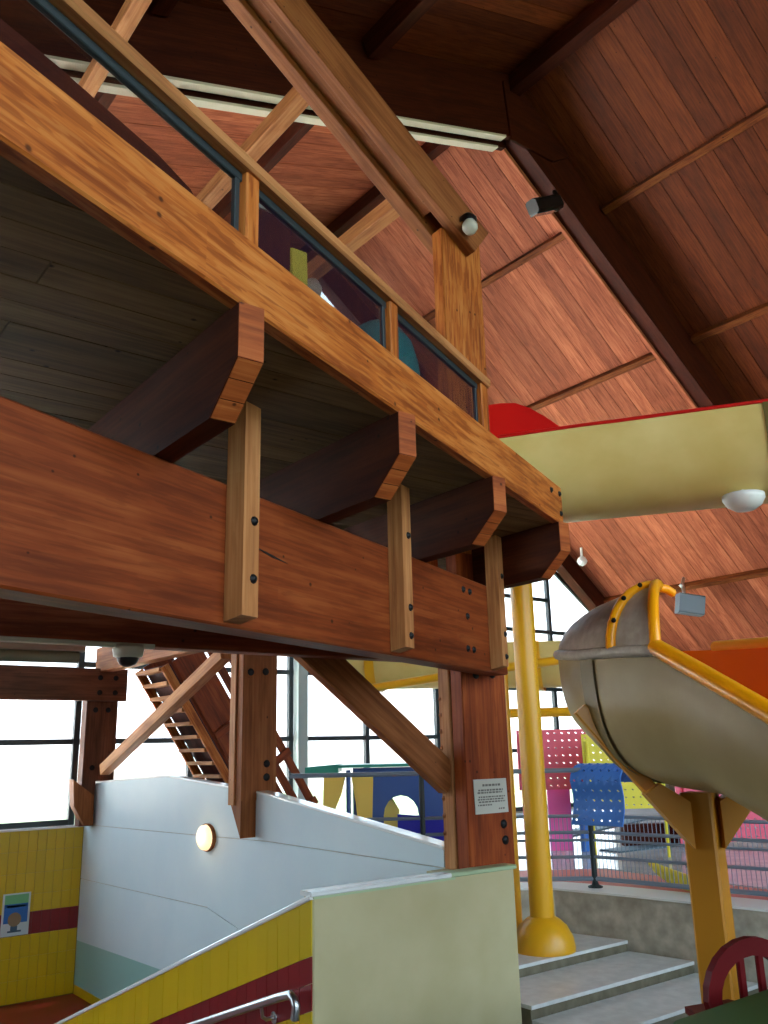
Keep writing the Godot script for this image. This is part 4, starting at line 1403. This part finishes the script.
func build_playground() -> void:
	var st: SurfaceTool
	var rt := Vector3(0.79, 0, 0.61)
	var rt2 := Vector3(0.88, 0, 0.47)
	var panels := [
		[Vector3(10.18, 1.40, -9.22), rt, 1.05, 0.86, 10, 8, M.pink, "pink perforated play panel behind the railing, left of the yellow one"],
		[Vector3(10.25, 1.24, -8.0), rt, 1.1, 1.0, 11, 10, M.yellow_panel, "yellow perforated play panel below the lower slide"],
		[Vector3(12.6, 0.85, -7.6), rt2, 2.3, 1.35, 18, 11, M.pink, "long pink perforated panel at the right edge behind the slide support"]]
	for p in panels:
		var pn := thing("climbing_wall", p[7], "play panel", Vector3(p[0].x, 0.115, p[0].z), "perforated play panels")
		st = begin()
		holed(st, flat_map(p[0], p[1], p[2], p[3]), p[4], p[5], 0.03, 0.15, 0.11, -0.8)
		obj("sheet", st, p[6], pn)
		for e in [-0.45, 0.45]:
			st = begin()
			var foot: Vector3 = p[0] + p[1] * e * p[2] - p[1].cross(Vector3.UP) * -0.04
			tube(st, [Vector3(foot.x, 0.115, foot.z), Vector3(foot.x, p[0].y + p[3] * 0.4, foot.z)], 0.025, 8)
			obj("leg", st, p[6], pn)
	st = begin()
	prism(st, [Vector3(10.15, 0.1, -9.35), Vector3(10.42, 0.1, -9.15), Vector3(10.42, 1.02, -9.15), Vector3(10.15, 1.02, -9.35)], Vector3(0.03, 0, -0.04))
	tag(obj("play_board", st, M.magenta), "bright magenta upright panel beside the yellow pole", "play panel")
	for q in [[9.93, -9.34, 0.05, "narrow blue play post left of the magenta panel"], [10.49, -8.95, 0.11, "wide blue play post right of the magenta panel"]]:
		st = begin()
		beam(st, Vector3(q[0], 0.1, q[1]), Vector3(q[0], 1.02, q[1]), q[2] * 2, 0.08, Vector3.FORWARD)
		tag(obj("blue_post", st, M.blue), q[3], "play post")
	st = begin()
	prism(st, [Vector3(11.3, 0.1, -8.9), Vector3(12.3, 0.1, -8.3), Vector3(12.3, 0.42, -8.3), Vector3(11.3, 0.42, -8.9)], Vector3(0.1, 0, -0.16))
	tag(obj("low_bench", st, M.bench), "low dark brown bench below the blue sheet on the deck", "bench")
	# strips painting in the window bars reflected in the deck
	var bar_strips := [[Vector3(13.4, 0.118, -11.2), 4.6, 0.5, 0.30], [Vector3(12.2, 0.118, -8.5), 3.2, 0.4, -0.1], [Vector3(16.5, 0.118, -10.6), 4.6, 0.6, 0.36], [Vector3(10.8, 0.118, -7.3), 2.0, 0.3, 0.55], [Vector3(14.3, 0.118, -7.6), 3.0, 0.45, 0.35]]
	var ml := ["painted grey-blue window bar reflection nearest the yellow pole, lying askew", "long painted grey-blue window bar reflection in the middle of the deck", "painted grey-blue window bar reflection behind the slide support", "narrow painted grey-blue window bar reflection close behind the railing", "wide painted grey-blue window bar reflection before the long pink panel"]
	for k in 5:
		var m: Array = bar_strips[k]
		st = begin()
		var d := Vector3(cos(m[3]), 0, -sin(m[3]))
		beam(st, m[0] - d * m[1] / 2, m[0] + d * m[1] / 2, m[2], 0.03)
		tag(obj("bar_reflection", st, M.reflection_blue), ml[k], "painted reflection", "painted window bar reflections on the deck")
	# play hut seen through the left opening
	var hut := thing("play_hut", "blue play hut with teal roof edge and yellow arches before the back windows", "play hut", Vector3(6.9, 0.1, -9.2))
	var o := Vector3(6.16, 0, -9.74)
	var nb := Vector3(-0.61, 0, 0.79)
	var at := func(u: float, y: float, w: float) -> Vector3: return o + rt * u + Vector3(0, y, 0) - nb * w
	st = begin()
	prism(st, [at.call(0.0, 1.31, -0.05), at.call(0.42, 1.33, -0.05), at.call(0.42, 1.43, -0.05), at.call(0.0, 1.40, -0.05)], -nb * 0.9)
	obj("roof_edge", st, M.teal_green, hut)
	st = begin()
	prism(st, [at.call(0.40, 1.385, -0.1), at.call(1.9, 1.385, -0.1), at.call(1.9, 1.42, -0.1), at.call(0.40, 1.42, -0.1)], -nb * 0.95)
	obj("roof", st, M.teal_green, hut)
	st = begin()
	var wall := [at.call(0.60, 0.1, 0), at.call(0.98, 0.1, 0), at.call(0.98, 0.75, 0)]
	for k in 9:
		var a := PI - PI * k / 8.0
		wall.append(at.call(1.20 + 0.22 * cos(a), 0.80 + 0.24 * sin(a), 0))
	wall.append_array([at.call(1.42, 0.1, 0), at.call(1.9, 0.1, 0), at.call(1.9, 1.38, 0), at.call(0.60, 1.38, 0)])
	prism(st, wall, -nb * 0.05)
	obj("front_wall", st, M.blue_dark, hut)
	st = begin()
	prism(st, [at.call(0.95, 0.1, 0.25), at.call(1.18, 0.1, 0.25), at.call(1.18, 0.85, 0.25), at.call(1.08, 1.02, 0.25), at.call(0.98, 0.85, 0.25)], -nb * 0.04)
	obj("inner_arch", st, M.cream_yellow, hut)
	for q in [[0.24, 1], [0.62, 0]]:
		st = begin()
		var arch := []
		if q[1] == 1:
			arch = [at.call(0.22, 0.6, -0.03), at.call(0.34, 0.6, -0.03), at.call(0.36, 0.85, -0.03), at.call(0.46, 1.08, -0.03), at.call(0.52, 1.31, -0.03), at.call(0.24, 1.31, -0.03)]
		else:
			arch = [at.call(0.70, 0.3, -0.03), at.call(0.82, 0.3, -0.03), at.call(0.86, 1.31, -0.03), at.call(0.58, 1.31, -0.03), at.call(0.64, 0.95, -0.03)]
		prism(st, arch, nb * 0.06)
		obj("yellow_arch", st, M.cream_yellow, hut)
	st = begin()
	tube(st, [at.call(0.55, 0.1, -0.12), at.call(0.55, 1.36, -0.12)], 0.03, 8)
	obj("post", st, M.blue_dark, hut)
	st = begin()
	prism(st, [at.call(1.15, 0.1, -0.3), at.call(1.8, 0.1, -0.3), at.call(1.8, 0.78, -0.3), at.call(1.15, 0.84, -0.3)], nb * 0.05)
	tag(obj("blue_board", st, plain(Color(0.10, 0.10, 0.62), 0.4)), "deep blue low board in front of the play hut arch", "play panel")

func build_foreground() -> void:
	var st: SurfaceTool
	# child's chair
	for q in [[Vector3(4.20, 0, -2.78), M.chair_red, "dark red plastic child's chair with arched back at lower right", -0.25], [Vector3(5.12, 0, -2.78), M.yellow_dull, "yellow plastic child's chair behind the dark red one", 0.15]]:
		var ch := thing("child_chair", q[2], "chair", q[0], "plastic children's chairs")
		var c: Vector3 = q[0]
		var bs := Basis(Vector3.UP, q[3])
		var P := func(x: float, y: float, z: float) -> Vector3: return c + bs * Vector3(x, y, z)
		st = begin()
		prism(st, [P.call(-0.14, 0.30, -0.15), P.call(0.14, 0.30, -0.15), P.call(0.24, 0.30, 0.16), P.call(-0.24, 0.30, 0.16)], Vector3(0, 0.03, 0))
		obj("seat", st, q[1], ch)
		for s in [[-0.11, -0.12], [0.11, -0.12], [-0.19, 0.15], [0.19, 0.15]]:
			st = begin()
			tube(st, [P.call(s[0] * 1.12, 0, s[1] * 1.12), P.call(s[0], 0.30, s[1])], 0.022, 8)
			obj("leg", st, q[1], ch)
		st = begin()
		var outer := []
		var inner := []
		for k in 13:
			var a := PI * k / 12.0
			outer.append(P.call(-0.29 * cos(a), 0.44 + 0.25 * sin(a), 0.16))
			inner.append(P.call(-0.21 * cos(a), 0.44 + 0.17 * sin(a), 0.16))
		inner.reverse()
		var arch := [P.call(-0.25, 0.30, 0.16)]
		arch.append_array(outer)
		arch.append(P.call(0.25, 0.30, 0.16))
		arch.append(P.call(0.18, 0.30, 0.16))
		arch.append_array(inner)
		arch.append(P.call(-0.18, 0.30, 0.16))
		prism(st, arch, bs * Vector3(0, 0, 0.04))
		obj("arched_back", st, q[1], ch)
		for s in [-0.06, 0.06]:
			st = begin()
			beam(st, P.call(s, 0.32, 0.18), P.call(s, 0.62, 0.18), 0.045, 0.025, bs * Vector3(0, 0, 1))
			obj("slat", st, q[1], ch)
	var tb := thing("play_table", "dark green plastic table top in the bottom right corner", "table", Vector3(3.9, 0, -2.2))
	st = begin()
	var top := []
	for q in [[3.26, -2.46, 0.0], [4.5, -2.46, 1.0], [4.5, -1.5, 2.0], [3.26, -1.5, 3.0]]:
		for k in 5:
			var a: float = PI + q[2] * PI / 2 + k / 4.0 * PI / 2
			var cx: float = q[0] + (0.09 if q[0] < 4 else -0.09)
			var cz: float = q[1] + (0.09 if q[1] < -2 else -0.09)
			top.append(Vector3(cx + cos(a) * 0.09, 0.47, cz + sin(a) * 0.09))
	prism(st, top, Vector3(0, 0.035, 0))
	obj("top", st, M.table_green, tb)
	for s in [[3.4, -2.3], [4.36, -2.3], [3.4, -1.65], [4.36, -1.65]]:
		st = begin()
		tube(st, [Vector3(s[0], 0, s[1]), Vector3(s[0], 0.47, s[1])], 0.03, 10)
		obj("leg", st, M.table_green, tb)

func build_fittings() -> void:
	var st: SurfaceTool
	# lamp on the post head
	var hl := thing("post_lamp", "small round white lamp on a black bracket at the head of the main post", "lamp", Vector3(5.36, 6.6, -5.55))
	st = begin()
	lathe(st, Vector3(5.36, 6.57, -5.45), [Vector2(0.0, -0.08), Vector2(0.05, -0.065), Vector2(0.078, -0.02), Vector2(0.078, 0.02), Vector2(0.05, 0.065), Vector2(0, 0.08)], 20)
	obj("globe", st, M.offwhite, hl)
	st = begin()
	lathe(st, Vector3(5.40, 6.66, -5.51), [Vector2(0.085, 0), Vector2(0.09, 0.05), Vector2(0.05, 0.09), Vector2(0, 0.09)], 14)
	beam(st, Vector3(5.34, 6.7, -5.52), Vector3(5.50, 6.74, -5.52), 0.05, 0.05)
	obj("bracket", st, M.black, hl)
	# floodlights
	var fl := thing("floodlight", "black floodlight hanging below the dark roof frame", "floodlight", Vector3(10.0, 10.2, -8.35))
	st = begin()
	beam(st, Vector3(9.58, 10.06, -8.28), Vector3(10.22, 10.40, -8.28), 0.22, 0.24, Vector3.UP, 0.04)
	obj("housing", st, M.black, fl)
	st = begin()
	tube(st, [Vector3(10.15, 10.4, -8.3), Vector3(10.35, 10.62, -8.38), Vector3(10.4, 10.9, -8.5)], 0.04, 8)
	obj("bracket", st, M.black, fl)
	st = begin()
	beam(st, Vector3(9.6, 9.925, -8.28), Vector3(10.15, 10.22, -8.28), 0.16, 0.02)
	obj("lens", st, plain(Color(0.2, 0.24, 0.26), 0.1), fl)
	fl = thing("floodlight", "grey box floodlight under the lowest roof purlin at right", "floodlight", Vector3(18.3, 4.9, -12))
	st = begin()
	beam(st, Vector3(17.96, 4.78, -12.02), Vector3(18.42, 4.68, -11.66), 0.36, 0.46, Vector3.UP, 0.03)
	obj("housing", st, plain(Color(0.36, 0.42, 0.46), 0.35), fl)
	st = begin()
	tube(st, [Vector3(18.1, 4.95, -11.9), Vector3(18.15, 5.25, -11.95), Vector3(18.3, 5.4, -12.0)], 0.04, 8)
	lathe(st, Vector3(18.1, 5.2, -11.95), [Vector2(0, -0.07), Vector2(0.07, 0), Vector2(0, 0.07)], 10)
	obj("bracket", st, M.steel, fl)
	st = begin()
	lathe(st, Vector3(17.05, 6.05, -14.0), [Vector2(0, -0.13), Vector2(0.09, -0.09), Vector2(0.13, 0), Vector2(0.09, 0.09), Vector2(0.03, 0.13), Vector2(0.03, 0.35)], 16)
	tag(obj("globe_lamp", st, M.white), "tiny white globe lamp beside the far gable window", "lamp")
	st = begin()
	lathe(st, Vector3(5.12, 6.98, -7.95), [Vector2(0.0, -0.12), Vector2(0.10, -0.10), Vector2(0.12, 0.0), Vector2(0.07, 0.10), Vector2(0, 0.13)], 16)
	tag(obj("cross_timber_lamp", st, M.white), "pale lamp under a light timber, seen through the glass guard", "lamp")
	# dome camera, conduit, tube lamp
	var dc := thing("dome_camera", "white security dome camera under the tie beam", "security camera", Vector3(2.07, 2.2, -5.5))
	st = begin()
	lathe(st, Vector3(2.13, 2.215, -5.5), [Vector2(0, 0.07), Vector2(0.095, 0.07), Vector2(0.10, 0.045), Vector2(0.092, 0.0), Vector2(0.072, -0.01)], 24)
	obj("housing", st, M.offwhite, dc)
	st = begin()
	lathe(st, Vector3(2.13, 2.215, -5.5), [Vector2(0.07, 0.0), Vector2(0.067, -0.025), Vector2(0.05, -0.052), Vector2(0.025, -0.064), Vector2(0, -0.068)], 24)
	obj("dome", st, M.black, dc)
	st = begin()
	beam(st, Vector3(-3, 2.285, -5.5), Vector3(2.30, 2.285, -5.5), 0.05, 0.03, Vector3.UP, 0.006)
	tag(obj("cable_conduit", st, M.offwhite), "long white cable conduit along the bottom of the tie beam", "conduit")
	var tl := thing("tube_light", "switched-off pale green tube light below the conduit at left", "light", Vector3(1.4, 2.3, -6.6))
	st = begin()
	tube(st, [Vector3(0.6, 2.31, -6.75), Vector3(2.16, 2.31, -6.55)], 0.045, 12)
	obj("tube", st, plain(Color(0.55, 0.60, 0.52), 0.4), tl)
	st = begin()
	beam(st, Vector3(0.55, 2.38, -6.76), Vector3(2.2, 2.38, -6.55), 0.1, 0.06)
	obj("housing", st, M.offwhite, tl)
	# bulkhead lamp on the blue wall
	var bl := thing("wall_lamp", "glowing oval bulkhead lamp on the pale blue wall", "lamp", Vector3(5.2, 0.6, -10.45))
	st = begin()
	var rows := []
	for p in [[0.19, 0.0], [0.195, 0.03], [0.185, 0.05]]:
		var r := PackedVector3Array()
		for k in 25:
			var a := TAU * k / 24
			r.append(Vector3(5.199 - p[1], 0.60 + sin(a) * p[0] * 0.85, -10.45 + cos(a) * p[0] * 1.1))
		rows.append(r)
	grid(st, rows, 1, 1, false)
	obj("rim", st, M.brown, bl)
	st = begin()
	rows = []
	for p in [[0.18, 0.03], [0.17, 0.075], [0.12, 0.105], [0.05, 0.118], [0.001, 0.12]]:
		var r := PackedVector3Array()
		for k in 25:
			var a := TAU * k / 24
			r.append(Vector3(5.199 - p[1], 0.60 + sin(a) * p[0] * 0.85, -10.45 + cos(a) * p[0] * 1.1))
		rows.append(r)
	grid(st, rows, 1, 1, false)
	obj("lens", st, M.glow, bl)
	var om := OmniLight3D.new()
	om.name = "wall_lamp_light"
	om.position = Vector3(5.0, 0.6, -10.45)
	om.light_color = Color(1.0, 0.86, 0.65)
	om.light_energy = 0.02
	om.omni_range = 30
	om.omni_attenuation = 2.0
	om.light_size = 0.15
	om.shadow_enabled = true
	add_child(om)
	# poster
	var ps := thing("poster", "small poster with green, blue and white fields on the yellow tiles", "poster", Vector3(4.17, -0.65, -14.9))
	st = begin()
	box(st, Vector3(4.03, -1.0, -14.925), Vector3(4.44, -0.40, -14.918))
	obj("sheet", st, plain(Color(0.80, 0.84, 0.84), 0.5), ps)
	var art := [[0.03, 0.38, -0.55, -0.42, Color(0.45, 0.72, 0.50)], [0.03, 0.38, -0.82, -0.55, Color(0.16, 0.42, 0.70)], [0.06, 0.35, -0.60, -0.57, Color(0.6, 0.78, 0.86)]]
	for a in art:
		st = begin()
		box(st, Vector3(4.03 + a[0], a[2], -14.918), Vector3(4.03 + a[1], a[3], -14.917 + 0.002))
		obj("print_field", st, plain(a[4], 0.5), ps)
	st = begin()
	lathe(st, Vector3(4.22, -0.77, -14.914), [Vector2(0.10, 0), Vector2(0.10, 0.003), Vector2(0, 0.003)], 16, Vector3.BACK)
	obj("print_blob", st, plain(Color(0.55, 0.45, 0.32), 0.5), ps)
	st = begin()
	box(st, Vector3(4.17, -0.93, -14.918), Vector3(4.27, -0.86, -14.914))
	box(st, Vector3(4.13, -0.95, -14.918), Vector3(4.33, -0.925, -14.914))
	obj("print_stand", st, plain(Color(0.25, 0.35, 0.42), 0.5), ps)
